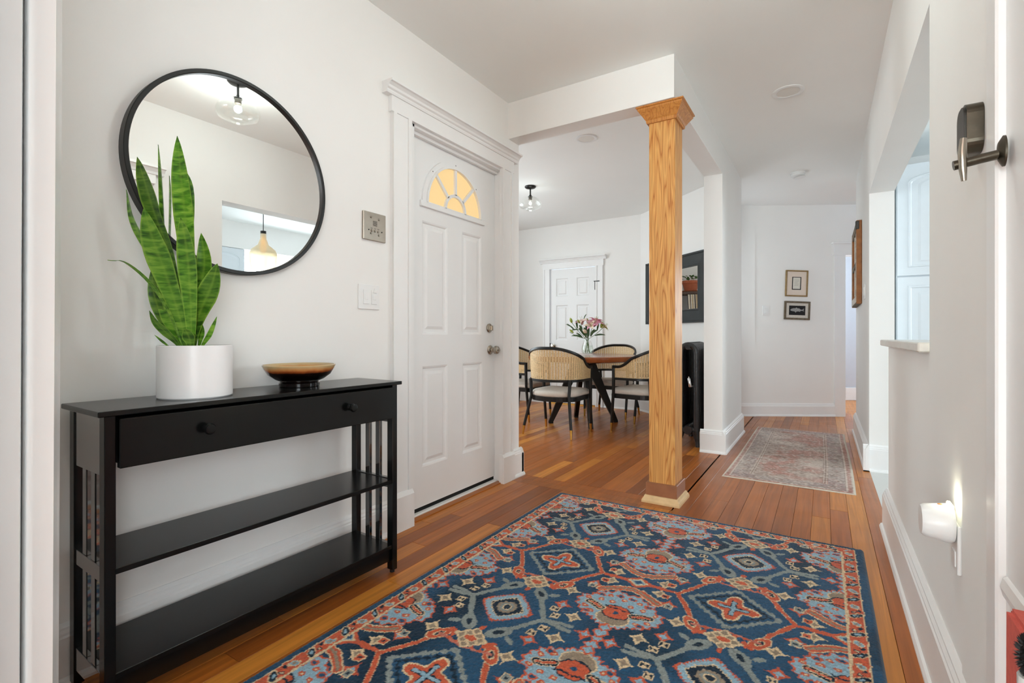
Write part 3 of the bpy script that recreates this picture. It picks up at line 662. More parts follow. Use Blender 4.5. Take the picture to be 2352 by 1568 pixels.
    e = elli(a, y2, 0.102, 0.172, 0.042, 0.023, math.atan2(0.06, -0.04)); put(e < 1.12, 'cream'); put(e < 1, 'red'); put(e < 0.5, 'cream'); put(e < 0.36, 'dark')
    for cx, cy, r_ in ((0.068, 0.206, 0.014), (0.082, 0.216, 0.010), (0.060, 0.192, 0.010)): put(np.abs(a-cx)+np.abs(y2-cy) < r_, 'red')
    d = np.abs(x)/0.060+np.abs(y2)/0.046; put(d < 1.0, 'red'); put(d < 0.66, 'cream'); put(d < 0.48, 'lblue'); put(d < 0.36, 'navy')
    for cx, cy, c in ((0.222, 0.048, 'red'), (0.195, 0.112, 'grey')):
        d = np.maximum(np.abs(a-cx), np.abs(y2-cy)); put(d < 0.016, 'cream'); put(d < 0.012, c); put(d < 0.005, 'dark')
    put(segd(a, y2, [(0.0, 0.158), (0.05, 0.166), (0.10, 0.172)]) < 0.0052, 'pink')
    for cx in (0.03, 0.06): put(np.abs(a-cx)+np.abs(y2-0.170) < 0.010, 'red')
    # serrated grey diamond and quatrefoil
    d = np.abs(a)*0.92+np.abs(y2)+0.012*(tri(a/0.022)-0.5); put((d < 0.146) & (d > 0.124), 'grey'); put(d < 0.124, 'navy'); put((d < 0.112) & (d > 0.098), 'dark')
    th = np.arctan2(y2, a); rr = np.hypot(a, y2); q4 = 0.067+0.021*np.cos(4*th)
    put(rr < q4, 'cream'); put(rr < q4-0.0085, 'red')
    d = np.minimum(np.where(np.abs(a) < 0.052, np.abs(y2), 9), np.where(np.abs(y2) < 0.052, np.abs(a), 9)); put(d < 0.0095, 'dark')
    d = np.minimum(np.where(np.abs(a) < 0.046, np.abs(y2), 9), np.where(np.abs(y2) < 0.046, np.abs(a), 9)); put(d < 0.0052, 'lblue')
    put((elli(a, y2, 0.040, 0, 0.011, 0.008) < 1) | (elli(a, y2, 0, 0.040, 0.008, 0.011) < 1), 'lblue')
    # beige rosette
    d = np.abs(a)/0.060+np.abs(b-0.209)/0.055+0.10*(tri(a/0.03+0.5)-0.5); put(d < 1.05, 'cream'); 
    u = a+(b-0.209); v = a-(b-0.209); cell = (np.abs(np.mod(u/0.036+0.5, 1)-0.5) < 0.36) & (np.abs(np.mod(v/0.036+0.5, 1)-0.5) < 0.36); put((d < 0.9) & cell, 'taupe')
    e = elli(a, b, 0, 0.209, 0.021, 0.013); put(e < 1.25, 'cream'); put(e < 1, 'red')
    e = elli(a, b, 0.0, 0.146, 0.010, 0.014); put(e < 1, 'red')
    # grey vine
    d = segd(a, b, [(0.245, 0.014), (0.20, 0.010), (0.15, 0.0)]); put(d < 0.0095, 'grey')
    d = segd(a, b, [(0.15, 0.0), (0.122, 0.04), (0.094, 0.085), (0.064, 0.132)]); put(d < 0.0095, 'grey')
    e = elli(a, b, 0.060, 0.140, 0.046, 0.026, math.atan2(0.055, -0.045)); put(e < 1, 'grey'); put(e < 0.42, 'dark')
    e = elli(a, b, 0.108, 0.158, 0.022, 0.010, 0.6); put(e < 1, 'grey')
    for cx, cy in ((0.170, 0.042), (0.148, 0.082)):
        d = np.maximum(np.abs(a-cx), np.abs(b-cy)); put(d < 0.015, 'cream'); put(d < 0.0115, 'dark'); put((d < 0.0115) & (np.abs(a-cx) < np.abs(b-cy)), 'cream')
    # ros
    d = np.abs(a)**1.18+np.abs(b)**1.18; d = d**(1/1.18)+0.008*(tri((a-b)/0.017)-0.5)+0.005*(tri((a+b)/0.019)-0.5)
    put(d < 0.101, 'red'); put(d < 0.092, 'lblue'); put(d < 0.070, 'cream'); put(d < 0.062, 'dark'); put(np.hypot(a, b)+0.004*(tri(a/0.014)-0.5) < 0.036, 'taupe'); put(np.hypot(a, b) < 0.026, 'grey'); put(np.hypot(a, b) < 0.017, 'cream'); put(np.hypot(a, b) < 0.012, 'dark')
    # border
    e = np.minimum(np.minimum(P, RUGW-P), np.minimum(Q, RUGL-Q))+wx*0.8
    s = np.where(np.minimum(P, RUGW-P) < np.minimum(Q, RUGL-Q), Q, P)+wy
    put(e < 0.088, 'cream'); put((e < 0.079) & (e > 0.037), 'red')
    t = np.mod(s/0.062, 1)*0.062-0.031; v = e-0.058; alt = np.mod(np.floor(s/0.062), 2) == 0; inb = (e < 0.079) & (e > 0.037)
    l1 = elli(t, v, 0.004, 0.0, 0.024, 0.0095, 0.9); put(inb & alt & (l1 < 1.25), 'cream'); put(inb & alt & (l1 < 1), 'dark'); put(inb & alt & (l1 < 0.45), 'lblue')
    l2 = elli(t, v, -0.018, 0.006, 0.008, 0.008); put(inb & alt & (l2 < 1), 'dark'); put(inb & alt & (l2 < 0.6), 'cream')
    l3 = elli(t, v, 0.0, 0.0, 0.018, 0.013, -0.7)+0.25*tri(t/0.012); put(inb & ~alt & (l3 < 1.15), 'cream'); put(inb & ~alt & (l3 < 0.95), 'lblue'); put(inb & ~alt & (l3 < 0.5), 'taupe')
    l4 = elli(t, v, 0.026, -0.008, 0.010, 0.006, 0.8); put(inb & ~alt & (l4 < 1), 'dark')
    m = e < 0.033; k2 = np.clip(big*1.2+0.2, 0, 0.6)[..., None]; C[m] = (RC['navy']*(1-k2)+RC['dark']*k2)[m]
    C *= (1+0.40*(np.random.default_rng(5).random(sh)-0.5)+0.10*np.clip(big, -1, 1))[..., None]
    return np.clip(C, 0, 1)
def grid_rug(name, m, x0, x1, y0, y1, step, thick, paint, pile, roll, parent=None, shape_fn=None):
    nx = int(round((x1-x0)/step))+1; ny = int(round((y1-y0)/step))+1
    xs = np.linspace(x0, x1, nx); ys = np.linspace(y0, y1, ny); X, Y = np.meshgrid(xs, ys)
    Pp = X-x0; Qq = y1-Y; col = paint(Pp, Qq)
    g = np.random.default_rng(11); e = np.minimum(np.minimum(Pp, (x1-x0)-Pp), np.minimum(Qq, (y1-y0)-Qq))
    Z = thick*np.clip(e/roll, 0, 1)**0.5+pile*(g.random(X.shape)-0.5)*np.clip(e/roll, 0.1, 1); Z = np.maximum(Z, 0.001); Z[e <= 1e-9] = 0.0005
    if shape_fn is not None: X, Y = shape_fn(X, Y)
    co = np.stack([X, Y, Z], -1).reshape(-1, 3).astype(np.float32)
    i = np.arange(nx*ny).reshape(ny, nx); F = np.stack([i[:-1, :-1], i[:-1, 1:], i[1:, 1:], i[1:, :-1]], -1).reshape(-1, 4)
    me = bpy.data.meshes.new(name); me.vertices.add(len(co)); me.vertices.foreach_set('co', co.ravel())
    me.loops.add(F.size); me.loops.foreach_set('vertex_index', F.ravel().astype(np.int32)); me.polygons.add(len(F))
    me.polygons.foreach_set('loop_start', np.arange(0, F.size, 4, dtype=np.int32)); me.polygons.foreach_set('use_smooth', np.ones(len(F), bool))
    me.update(calc_edges=True)
    ca = me.color_attributes.new('Col', 'FLOAT_COLOR', 'POINT'); c4 = np.ones((len(co), 4), np.float32); c4[:, :3] = col.reshape(-1, 3); ca.data.foreach_set('color', c4.ravel())
    me.materials.append(MATS[m]); o = bpy.data.objects.new(name, me); COL.objects.link(o); return o
rug = grid_rug('area_rug', 'rug_wool', -1.365, 0.149, 0.262, 2.702, 0.0036, 0.013, paint_rug, 0.0034, 0.012)
tag(rug, 'navy blue wool rug with red and cream floral medallions', 'rug')

def paint_runner(P, Q):
    sh = P.shape; Wd, Ln = 0.762, 2.17
    n1 = fbm(sh, [(12, 5), (30, 12), (70, 26)], 21); n2 = fbm(sh, [(60, 8), (140, 30)], 22); n3 = fbm(sh, [(150, 60), (300, 120)], 23); n4 = fbm(sh, [(6, 3), (14, 6)], 24)
    base = np.array(S(170, 150, 138)[:3]); rose = np.array(S(176, 118, 104)[:3]); grey = np.array(S(160, 156, 158)[:3]); brown = np.array(S(130, 108, 96)[:3]); pale = np.array(S(206, 192, 180)[:3]); slate = np.array(S(142, 142, 146)[:3])
    C = np.zeros(sh+(3,)); C[:] = base
    def mixin(c, k): 
        k = np.clip(k, 0, 1)[..., None]; C[:] = C*(1-k)+c*k
    mixin(rose, np.clip((n1+0.05)*2.2, 0, 0.75)); mixin(brown, np.clip((n2-0.1)*2.2, 0, 0.6)); mixin(pale, np.clip((n4-0.05)*2.0, 0, 0.7))
    e = np.minimum(np.minimum(P, Wd-P), np.minimum(Q, Ln-Q))
    mixin(slate, np.where((e < 0.15) & (e > 0.045), 0.32+n1*0.4, 0)); mixin(rose*0.9, np.where((e < 0.042) & (e > 0.018), 0.6, 0))
    for c_, w in ((0.155, 0.004), (0.172, 0.003), (0.045, 0.004)): mixin(pale, np.where(np.abs(e-c_) < w, 0.75, 0)); mixin(brown, np.where(np.abs(e-c_-w*2) < w*0.8, 0.5, 0))
    s = np.where(np.minimum(P, Wd-P) < np.minimum(Q, Ln-Q), Q, P)
    t = np.mod(s, 0.14)-0.07; d = np.abs(t)/0.03+np.abs(e-0.098)/0.03; mixin(brown, np.where((d < 1.0) & (d > 0.75), 0.75, 0)); mixin(pale, np.where((d < 0.75) & (d > 0.5), 0.7, 0)); mixin(rose, np.where(d < 0.35, 0.6, 0))
    fld = e > 0.19
    u = np.mod(P-Wd/2, 0.19)-0.095; v = np.mod(Q, 0.26)-0.13; d = np.abs(u)/0.095+np.abs(v)/0.13; mixin(brown, np.where(fld & (np.abs(d-0.7) < 0.05), 0.45, 0)); mixin(rose, np.where(fld & (d < 0.35), 0.35, 0))
    mixin(brown*0.8, np.clip((n3-0.12)*2.5, 0, 0.5)); mixin(pale, np.clip((-n3-0.14)*2.5, 0, 0.55))
    mixin(np.array(S(206, 196, 180)[:3]), np.where(e < 0.014, 0.9, 0))
    C *= (1+0.14*(np.random.default_rng(6).random(sh)-0.5))[..., None]
    return np.clip(C, 0, 1)
def run_shape(X, Y): return X+0.010*np.sin((Y-3.6)*2.2)*0.6+(Y-3.63)*0.004, Y
run = grid_rug('runner_rug', 'runner_weave', -0.598, 0.164, 3.635, 5.805, 0.0052, 0.005, paint_runner, 0.0008, 0.006, shape_fn=run_shape)
tag(run, 'faded pink and grey patterned runner rug lying along the hall', 'rug')

# ------------------------------------------------------------------ console table
CW, CD, CH = 1.0, 0.275, 0.782
con = thing('console_table', 'black slatted side console table with drawer below round mirror', 'table', (-1.626, 0.975, 0), R(-1.4))
def cb(x0, x1, y0, y1, z0, z1, bev=0.002): return box(BM(), x0, x1, y0, y1, z0, z1, bev=bev)
obj('tabletop', cb(-CD/2, CD/2+0.006, -CW/2, CW/2, CH-0.014, CH, 0.002), 'black_paint', con)
LW = 0.036; yl = CW/2-0.016; zt = CH-0.014; xf = CD/2-0.006; xb = -CD/2+0.01
for sy in (-1, 1):
    for xa, xc in ((xf-0.034, xf), (xb, xb+0.034)):
        y0, y1 = sorted((sy*yl, sy*(yl-0.024)))
        lg = obj('leg', cb(xa, xc, y0, y1, 0.012, zt, 0.0015), 'black_paint', con)
        obj('foot_glide', lathe(BM(), [(0, 0), (0.010, 0), (0.010, 0.013), (0, 0.013)], 12, ((xa+xc)/2, (y0+y1)/2, 0)), 'black_gap', lg)
    y0, y1 = sorted((sy*(yl-0.003), sy*(yl-0.021)))
    obj('side_panel', cb(xb+0.034, xf-0.034, y0, y1, 0.615, zt, 0.001), 'black_mirror' if sy < 0 else 'black_gloss', con)
    obj('side_rail', cb(xb+0.034, xf-0.034, y0, y1, 0.345, 0.385, 0.001), 'black_mirror' if sy < 0 else 'black_gloss', con)
    obj('side_rail', cb(xb+0.034, xf-0.034, y0, y1, 0.055, 0.115, 0.001), 'black_mirror' if sy < 0 else 'black_gloss', con)
    for k in range(2):
        xc = xb+0.034+(xf-xb-0.068)*(k+1)/3
        obj('slat', cb(xc-0.013, xc+0.013, y0+0.002, y1-0.002, 0.385, 0.615, 0.001), 'black_mirror' if sy < 0 else 'black_gloss', con)
        obj('slat', cb(xc-0.013, xc+0.013, y0+0.002, y1-0.002, 0.115, 0.345, 0.001), 'black_mirror' if sy < 0 else 'black_gloss', con)
dr = obj('drawer', cb(xf-0.004, xf+0.014, -yl+0.027, yl-0.027, 0.635, zt-0.008, 0.002), 'black_paint', con)
obj('drawer_box', cb(xb+0.02, xf-0.004, -yl+0.03, yl-0.03, 0.645, zt-0.02, 0.001), 'black_gap', con)
for y in (-0.255, 0.237):
    bm = lathe(BM(), [(0, 0), (0.012, 0), (0.011, 0.004), (0.007, 0.009), (0.008, 0.014), (0.0145, 0.018), (0.016, 0.024), (0.013, 0.030), (0, 0.032)], 20, M=AX_X)
    bmesh.ops.translate(bm, vec=(xf+0.014, y, 0.706), verts=bm.verts[:]); obj('knob', bm, 'black_paint', dr, smooth=True)
obj('shelf', cb(xb+0.004, xf-0.004, -yl+0.02, yl-0.02, 0.366, 0.382, 0.0015), 'black_paint', con)
obj('bottom_shelf', cb(xb+0.004, xf-0.004, -yl+0.02, yl-0.02, 0.10, 0.116, 0.0015), 'black_paint', con)
obj('back_apron', cb(xb+0.004, xb+0.02, -yl+0.024, yl-0.024, 0.635, zt, 0.001), 'black_paint', con)
obj('bottom_apron', cb(xf-0.03, xf-0.012, -yl+0.024, yl-0.024, 0.05, 0.10, 0.001), 'black_paint', con)

# ------------------------------------------------------------------ snake plant
PC = Vector((-1.640, 0.760, CH))
plant = thing('snake_plant', 'snake plant with tall banded green leaves in white pot on console', 'plant', PC)
pr, ph = 0.1, 0.158
obj('pot', lathe(BM(), [(0, 0), (pr-0.004, 0), (pr, 0.004), (pr, ph-0.002), (pr-0.002, ph), (pr-0.006, ph), (pr-0.008, ph-0.004), (pr-0.008, ph-0.02), (0, ph-0.02)], 64), 'pot_white', plant, smooth=True)
obj('soil', lathe(BM(), [(0, ph-0.012), (0.05, ph-0.014), (pr-0.009, ph-0.019), (pr-0.009, ph-0.03), (0, ph-0.03)], 24), 'soil', plant)
th_ = R(32.4); RV = Vector((math.cos(th_), math.sin(th_), 0)); FV = Vector((-math.sin(th_), math.cos(th_), 0))
ZC0 = PC.x*FV.x+PC.y*FV.y
def pix(u, v, off):
    while True:
        z = ZC0+off; w = RV*((u-1176)/1130*z)+FV*z+Vector((0, 0, CAMH-(v-770)/1130*z))
        if w.x > -1.742: return w-PC
        off -= 0.01
def smoothpath(pts, n):
    pts = [Vector(p) for p in pts]; P_ = [pts[0]*2-pts[1]]+pts+[pts[-1]*2-pts[-2]]; out = []
    m = len(pts)-1
    for i in range(n+1):
        t = i/n*m; k = min(int(t), m-1); f = t-k; a, b, c, d = P_[k:k+4]
        out.append(0.5*((2*b)+(c-a)*f+(2*a-5*b+4*c-d)*f*f+(3*b-a-3*c+d)*f**3))
    return out
def leaf(px, wpx, d_tip, base_off=(0, 0), twist=0.0, wmax=0.55, cup=0.25, nseg=18):
    """px from the tip down to the base, in view of the pot; tip reaches d_tip in front(-)/behind(+) of the pot axis"""
    n = len(px); pts = []
    for i, (u, v) in enumerate(px):
        f = i/(n-1); off = d_tip*(1-f)+base_off[1]*f; pts.append(pix(u, v, off))
    path = smoothpath(pts, nseg); bm = BM(); rows = []; hw = wpx*0.46*ZC0/1130
    for i, p in enumerate(path):
        f = i/nseg                      # 0 tip, 1 base
        w = hw*(math.sin(min(f/wmax, 1)*PI/2)**0.75 if f < wmax else 1-0.70*((f-wmax)/(1-wmax))**0.95); w = max(w, 0.0006)
        t = (path[min(i+1, nseg)]-path[max(i-1, 0)]).normalized()
        side = RV-t*RV.dot(t); side.normalize(); nrm = t.cross(side).normalized()
        a = twist*(1-f); s2 = side*math.cos(a)+nrm*math.sin(a); n2 = t.cross(s2).normalized()
        if n2.dot(FV) > 0: n2 = -n2
        th = 0.0022*(0.35+0.65*f)
        row = []
        for q, dz in ((-1, 0), (-0.5, 1), (0, 1.2), (0.5, 1), (1, 0), (0.5, -1), (0, -1.2), (-0.5, -1)):
            row.append(bm.verts.new(p+s2*(q*w)+n2*(-cup*w*(1-q*q)+dz*th)))
        rows.append(row)
    for A, B in zip(rows, rows[1:]):
        for k in range(8): bm.faces.new((A[k], A[(k+1) % 8], B[(k+1) % 8], B[k]))
    bm.faces.new(rows[0]); bm.faces.new(rows[-1][::-1]); nv = len(bm.verts)
    o = obj('leaf', bm, 'snake_leaf', plant, smooth=True, ang=70)
    at = o.data.attributes.new('across', 'FLOAT', 'POINT'); at.data.foreach_set('value', ([1.0, 0.5, 0.0, 0.5, 1.0, 0.5, 0.0, 0.5]*(nseg+1))[:nv])
B0 = 800
leaf([(407, 312), (412, 400), (424, 520), (434, 650), (440, B0)], 54, 0.02, (0, 0.03), 0.1, 0.45)
leaf([(425, 390), (434, 440), (432, 540), (440, 660), (446, B0)], 36, 0.05, (0, 0.04), 0.3, 0.4)
leaf([(330, 478), (348, 550), (378, 630), (410, 725), (430, B0)], 60, -0.06, (0, -0.02), -0.1, 0.42)
leaf([(315, 360), (330, 420), (352, 490), (392, 600), (428, B0)], 46, 0.02, (0, 0.03), 0.2, 0.4)
leaf([(290, 435), (301, 500), (330, 560), (385, 650), (425, B0)], 26, -0.03, (0, 0.02), 0.6, 0.4)
leaf([(247, 597), (290, 604), (345, 650), (388, 715), (420, B0)], 11, -0.16, (0, -0.03), 0.2, 0.6)
leaf([(415, 500), (424, 560), (433, 650), (438, 730), (440, B0)], 50, -0.06, (0, -0.03), 0.1, 0.42)
leaf([(462, 535), (468, 600), (458, 670), (448, 740), (444, B0)], 42, 0.0, (0, 0.0), -0.2, 0.4)
leaf([(499, 605), (484, 655), (462, 705), (448, 750), (442, B0)], 52, -0.03, (0, -0.01), -0.15, 0.4)
leaf([(498, 727), (490, 748), (480, 770), (468, 788), (462, B0)], 14, -0.02, (0, -0.01), 0.2, 0.5)
leaf([(350, 612), (352, 670), (370, 725), (400, 770), (420, B0)], 28, 0.0, (0, 0.0), -0.4, 0.4)
leaf([(368, 632), (375, 690), (390, 735), (410, 770), (424, B0)], 42, 0.0, (0, -0.01), 0.2, 0.45)
leaf([(343, 713), (356, 740), (380, 763), (402, 783), (415, B0)], 22, -0.04, (0, -0.02), 0.1, 0.5)
leaf([(355, 769), (368, 780), (382, 791), (392, B0)], 7, -0.03, (0, -0.02), 0, 0.5)
leaf([(424, 755), (430, 768), (436, 784), (438, 802)], 32, -0.05, (0, -0.04), 0, 0.5)
leaf([(462, 740), (464, 760), (460, 780), (456, B0)], 16, 0.0, (0, 0.0), 0.2, 0.5)

# ------------------------------------------------------------------ bowl
bowl = obj('bowl', lathe(BM(), [(0, 0.004), (0.058, 0.003), (0.064, 0.0), (0.070, 0.002), (0.071, 0.014), (0.066, 0.020), (0.085, 0.028), (0.108, 0.045), (0.121, 0.066), (0.127, 0.079), (0.125, 0.081), (0.119, 0.072), (0.105, 0.052), (0.075, 0.034), (0.03, 0.028), (0, 0.027)], 56), 'bowl_glaze', smooth=True, loc=(-1.642, 1.118, CH))
tag(bowl, 'wide black glazed ceramic bowl with amber rim on console', 'bowl')

# ------------------------------------------------------------------ round mirror
mr_ = thing('round_mirror', 'round mirror with thin black frame on left wall', 'mirror', (XL, 0.970, 1.540))
RM = 0.3525
obj('frame', lathe(BM(), [(RM-0.014, 0.0005), (RM, 0.0005), (RM, 0.034), (RM-0.002, 0.036), (RM-0.012, 0.036), (RM-0.014, 0.034)], 128, M=AX_X, closed=True), 'black_frame', mr_, smooth=True)
obj('glass', lathe(BM(), [(0, 0.004), (RM-0.013, 0.004), (RM-0.013, 0.024), (0, 0.024)], 128, M=AX_X), 'mirror_glass', mr_)

# ------------------------------------------------------------------ intercom and switches
ic = thing('intercom_panel', 'square steel intercom panel with buttons beside the entrance door', 'intercom', (XL, 1.612, 1.481))
obj('plate', box(BM(), 0.0, 0.012, -0.068, 0.068, -0.0655, 0.0655, bev=0.0015), 'steel', ic)
for y, z in ((-0.024, 0.042), (0.024, 0.038), (-0.024, -0.033), (0.024, -0.037)):
    obj('screw', lathe(BM(), [(0, 0.0155), (0.004, 0.0155), (0.006, 0.012)], 12, (0, y, z), AX_X), 'nickel', ic)
for k in range(6): obj('speaker_slot', box(BM(), 0.0118, 0.0126, -0.012, 0.013, 0.004+k*0.0042, 0.0058+k*0.0042), 'black_gap', ic)
for y in (-0.02, 0.0, 0.02):
    obj('button', lathe(BM(), [(0, 0.016), (0.005, 0.016), (0.0055, 0.0145), (0.0065, 0.0145), (0.0065, 0.0118)], 14, (0, y, -0.020), AX_X), 'nickel', ic)
    obj('button_label', box(BM(), 0.0118, 0.0124, y-0.006, y+0.006, -0.010, -0.008), 'screw_dark', ic)
for y in (-0.038, 0.042): obj('stud', lathe(BM(), [(0, 0.0142), (0.003, 0.0142), (0.003, 0.0118)], 10, (0, y, -0.019), AX_X), 'screw_dark', ic)
sw = thing('switch_plate', 'white double switch plate on left wall below the intercom', 'switch', (XL, 1.583, 1.149))
obj('plate', box(BM(), 0.0, 0.007, -0.0625, 0.0625, -0.0575, 0.0575, bev=0.002), 'plastic_white', sw)
for y, up in ((-0.02, 0), (0.028, 1)):
    bm = box(BM(), 0.0065, 0.010, y-0.0165, y+0.0165, -0.033, 0.033, bev=0.001); obj('rocker', bm, 'plastic_white', sw)
    bm = box(BM(), 0.009, 0.0115, y-0.010, y+0.010, -0.012, 0.012, bev=0.0008); obj('toggle', bm, 'plastic_white', sw)
obj('rocker_tip', prism(BM(), [(0.018, 0.022), (0.040, 0.020), (0.028, 0.042)], 0.010, 0.014, 'x'), 'plastic_white', sw)

# ------------------------------------------------------------------ dining chairs
def chair_path(s):
    """s in [-1,1] along arm-back-arm -> local x,y (chair faces +y)"""
    a, b, arm = 0.268, 0.232, 0.20; arc = PI*0.25*2*(a+b)/2; tot = arc+2*arm; d = (s+1)/2*tot
    if d < arm: return Vector((-a, arm-d, 0))
    if d > arm+arc: return Vector((a, d-arm-arc, 0))
    t = (d-arm)/arc*PI; return Vector((-a*math.cos(t), -b*math.sin(t), 0))
CHLEN = PI*0.25*2*(0.268+0.232)/2+0.40
def rail_z(s):
    s = abs(s); t = min(max((s-0.05)/0.82, 0), 1); t = t*t*(3-2*t); return 0.846-0.190*t
def lean(p, z):   # back leans outwards with height
    k = 1+0.07*max(z-0.45, 0)/0.4; return Vector((p.x*k, p.y*k if p.y < 0 else p.y, z))
def make_chair():
    c = thing('dining_chair', '', 'chair', group='cane back dining chairs')
    bm = BM(); N_ = 60; tube(bm, [lean(chair_path(-1+2*i/N_), rail_z(-1+2*i/N_)) for i in range(N_+1)], 1.0, sect=[(-0.010, -0.013), (0.010, -0.013), (0.012, 0.004), (0.006, 0.013), (-0.006, 0.013), (-0.012, 0.004)]); obj('top_rail', bm, 'chair_black', c, smooth=True, ang=50)
    bm = BM(); tube(bm, [lean(chair_path(-0.97+1.94*i/N_), 0.535) for i in range(N_+1)], 1.0, sect=[(-0.010, -0.012), (0.010, -0.012), (0.010, 0.012), (-0.010, 0.012)]); obj('bottom_rail', bm, 'chair_black', c, smooth=True, ang=50)
    # woven cane with open holes
    bm = BM(); st = 0.0125; nc = int(1.94*CHLEN/2/st); cache = {}
    def V(i, j):
        k = (round(i, 3), round(j, 3))
        if k not in cache:
            s = -0.97+1.94*i/nc; cache[k] = bm.verts.new(lean(chair_path(s), 0.54+j*st))
        return cache[k]
    for i in range(nc):
        s = -0.97+1.94*(i+0.5)/nc; nz = int((rail_z(s)-0.005-0.54)/st)
        for j in range(nz):
            out = [V(i+a, j+b) for a, b in ((0, 0), (0.5, 0), (1, 0), (1, 0.5), (1, 1), (0.5, 1), (0, 1), (0, 0.5))]
            inn = [V(i+0.5+0.21*math.cos(R(225+45*k)), j+0.5+0.21*math.sin(R(225+45*k))) for k in range(8)]
            for k in range(8): bm.faces.new((out[k], out[(k+1) % 8], inn[(k+1) % 8], inn[k]))
    obj('cane_panel', bm, 'cane', c)
    for sx in (-1, 1):
        def leg(top, foot, r0, r1, nm='leg', mid=None):
            top, foot = Vector(top), Vector(foot); k = 0.085/(top.z)
            tip0 = foot+(top-foot)*(0.085/(top.z-foot.z)); bm = BM(); pts = [top] + ([Vector(mid)] if mid else []) + [tip0]
            rr = [r0]+([(r0+r1)/2] if mid else [])+[r1*1.12]; tube(bm, pts, rr, 14); l_ = obj(nm, bm, 'chair_black', c, smooth=True)
            bm = BM(); tube(bm, [tip0, foot], [r1*1.14, r1*0.8], 14); obj('brass_tip', bm, 'brass', l_, smooth=True)
        zf = rail_z(1)+0.01
        leg((sx*0.268, 0.20, zf), (sx*0.255, 0.235, 0), 0.0185, 0.0125, mid=(sx*0.266, 0.205, 0.40))
        leg((sx*0.215, -0.160, 0.545), (sx*0.262, -0.235, 0), 0.017, 0.0125, mid=(sx*0.205, -0.165, 0.38))
    # seat frame and cushion
    def seat_poly(g):
        P_ = [(-0.235-g, 0.235+g*0.5)]
        for i in range(25):
            t = PI*i/24; P_.append(((-0.235-g)*math.cos(t), -0.05-(0.165+g)*math.sin(t)))
        P_.append((0.235+g, 0.235+g*0.5)); return P_
    obj('seat_frame', prism(BM(), seat_poly(0.008), 0.335, 0.378, 'z'), 'chair_black', c)
    bm = BM(); rings = []
    for g, z in ((-0.004, 0.378), (0.004, 0.388), (0.006, 0.405), (0.0, 0.424), (-0.02, 0.437), (-0.07, 0.444), (-0.14, 0.446)):
        rings.append([bm.verts.new((x_, y_, z)) for x_, y_ in seat_poly(g)])
    for A, B in zip(rings, rings[1:]):
        n_ = len(A)
        for k in range(n_): bm.faces.new((A[k], A[(k+1) % n_], B[(k+1) % n_], B[k]))
    bm.faces.new(rings[-1]); bm.faces.new(rings[0][::-1]); obj('cushion', bm, 'cushion', c, smooth=True, ang=60)
    return c
ch = make_chair()
spots = [((-2.245, 4.385), 0, 'cane back dining chair nearest the camera, seen from behind'),
         ((-2.185, 5.715), PI, 'cane back dining chair on the far side of the round table'),
         ((-1.560, 4.985), R(90-8), 'cane back dining chair partly hidden by the oak post'),
         ((-3.015, 4.990), R(-90), 'cane back dining chair cut off by the entrance door wall')]
for i, (p, a, lb) in enumerate(spots):
    o = ch if i == 0 else copy_tree(ch)
    o.location = (p[0], p[1], 0); o.rotation_euler = (0, 0, a); o['label'] = lb

# ------------------------------------------------------------------ dining table
TC = Vector((-2.265, 5.05, 0)); TZ = 0.752
tb = thing('dining_table', 'round walnut dining table on splayed black legs', 'table', TC)
obj('tabletop', lathe(BM(), [(0, TZ-0.062), (0.565, TZ-0.062), (0.60, TZ-0.052), (0.612, TZ-0.03), (0.612, TZ-0.006), (0.606, TZ), (0, TZ)], 72), 'walnut_top', tb, smooth=True)
for fx, fy in ((-0.29, -0.22), (-0.215, 0.275), (0.29, 0.22), (0.215, -0.29)):
    d = Vector((fx, fy, 0)).normalized(); side = Vector((-d.y, d.x, 0)); foot = Vector((fx, fy, 0)); top = d*0.06+Vector((0, 0, TZ-0.0625)); bm = BM(); rows = []
    for c_, w, t in ((top, 0.065, 0.026), (foot+Vector((0, 0, 0.02)), 0.024, 0.022), (foot, 0.024, 0.022)):
        rows.append([bm.verts.new(c_+d*a*w+side*b*t) for a, b in ((-1, -1), (1, -1), (1, 1), (-1, 1))])
    for A, B in zip(rows, rows[1:]):
        for k in range(4): bm.faces.new((A[k], A[(k+1) % 4], B[(k+1) % 4], B[k]))
    bm.faces.new(rows[0]); bm.faces.new(rows[-1][::-1]); obj('leg', bm, 'chair_black', tb)

# ------------------------------------------------------------------ vase and lilies
VC = Vector((-2.225, 5.075, TZ))
vz = thing('flower_vase', 'clear glass vase of pink lilies on the round table', 'vase', VC)
outer = [(0.0, 0.0), (0.045, 0.0), (0.053, 0.006), (0.064, 0.035), (0.066, 0.065), (0.060, 0.105), (0.045, 0.14), (0.038, 0.165), (0.041, 0.19), (0.050, 0.212)]
inner = [(r_-0.0035, z) for r_, z in outer[::-1][:-2]]+[(0.04, 0.012), (0, 0.010)]
obj('glass', lathe(BM(), outer+inner, 40), 'glass', vz, smooth=True)
obj('water', lathe(BM(), [(0, 0.011), (0.04, 0.0125), (0.0485, 0.015), (0.0600, 0.036), (0.0620, 0.065), (0.0558, 0.106), (0, 0.106)], 40), 'water', vz, smooth=True)
def vp(du, dv, dd=0):   # offset in view: du right, dv up, dd away
    return RV*du+FV*dd+Vector((0, 0, dv))
K = 5.42/1130
def stem(name, p, r=0.0028): 
    bm = BM(); tube(bm, smoothpath(p, 10), r, 7); return obj(name, bm, 'stem_green', vz, smooth=True)
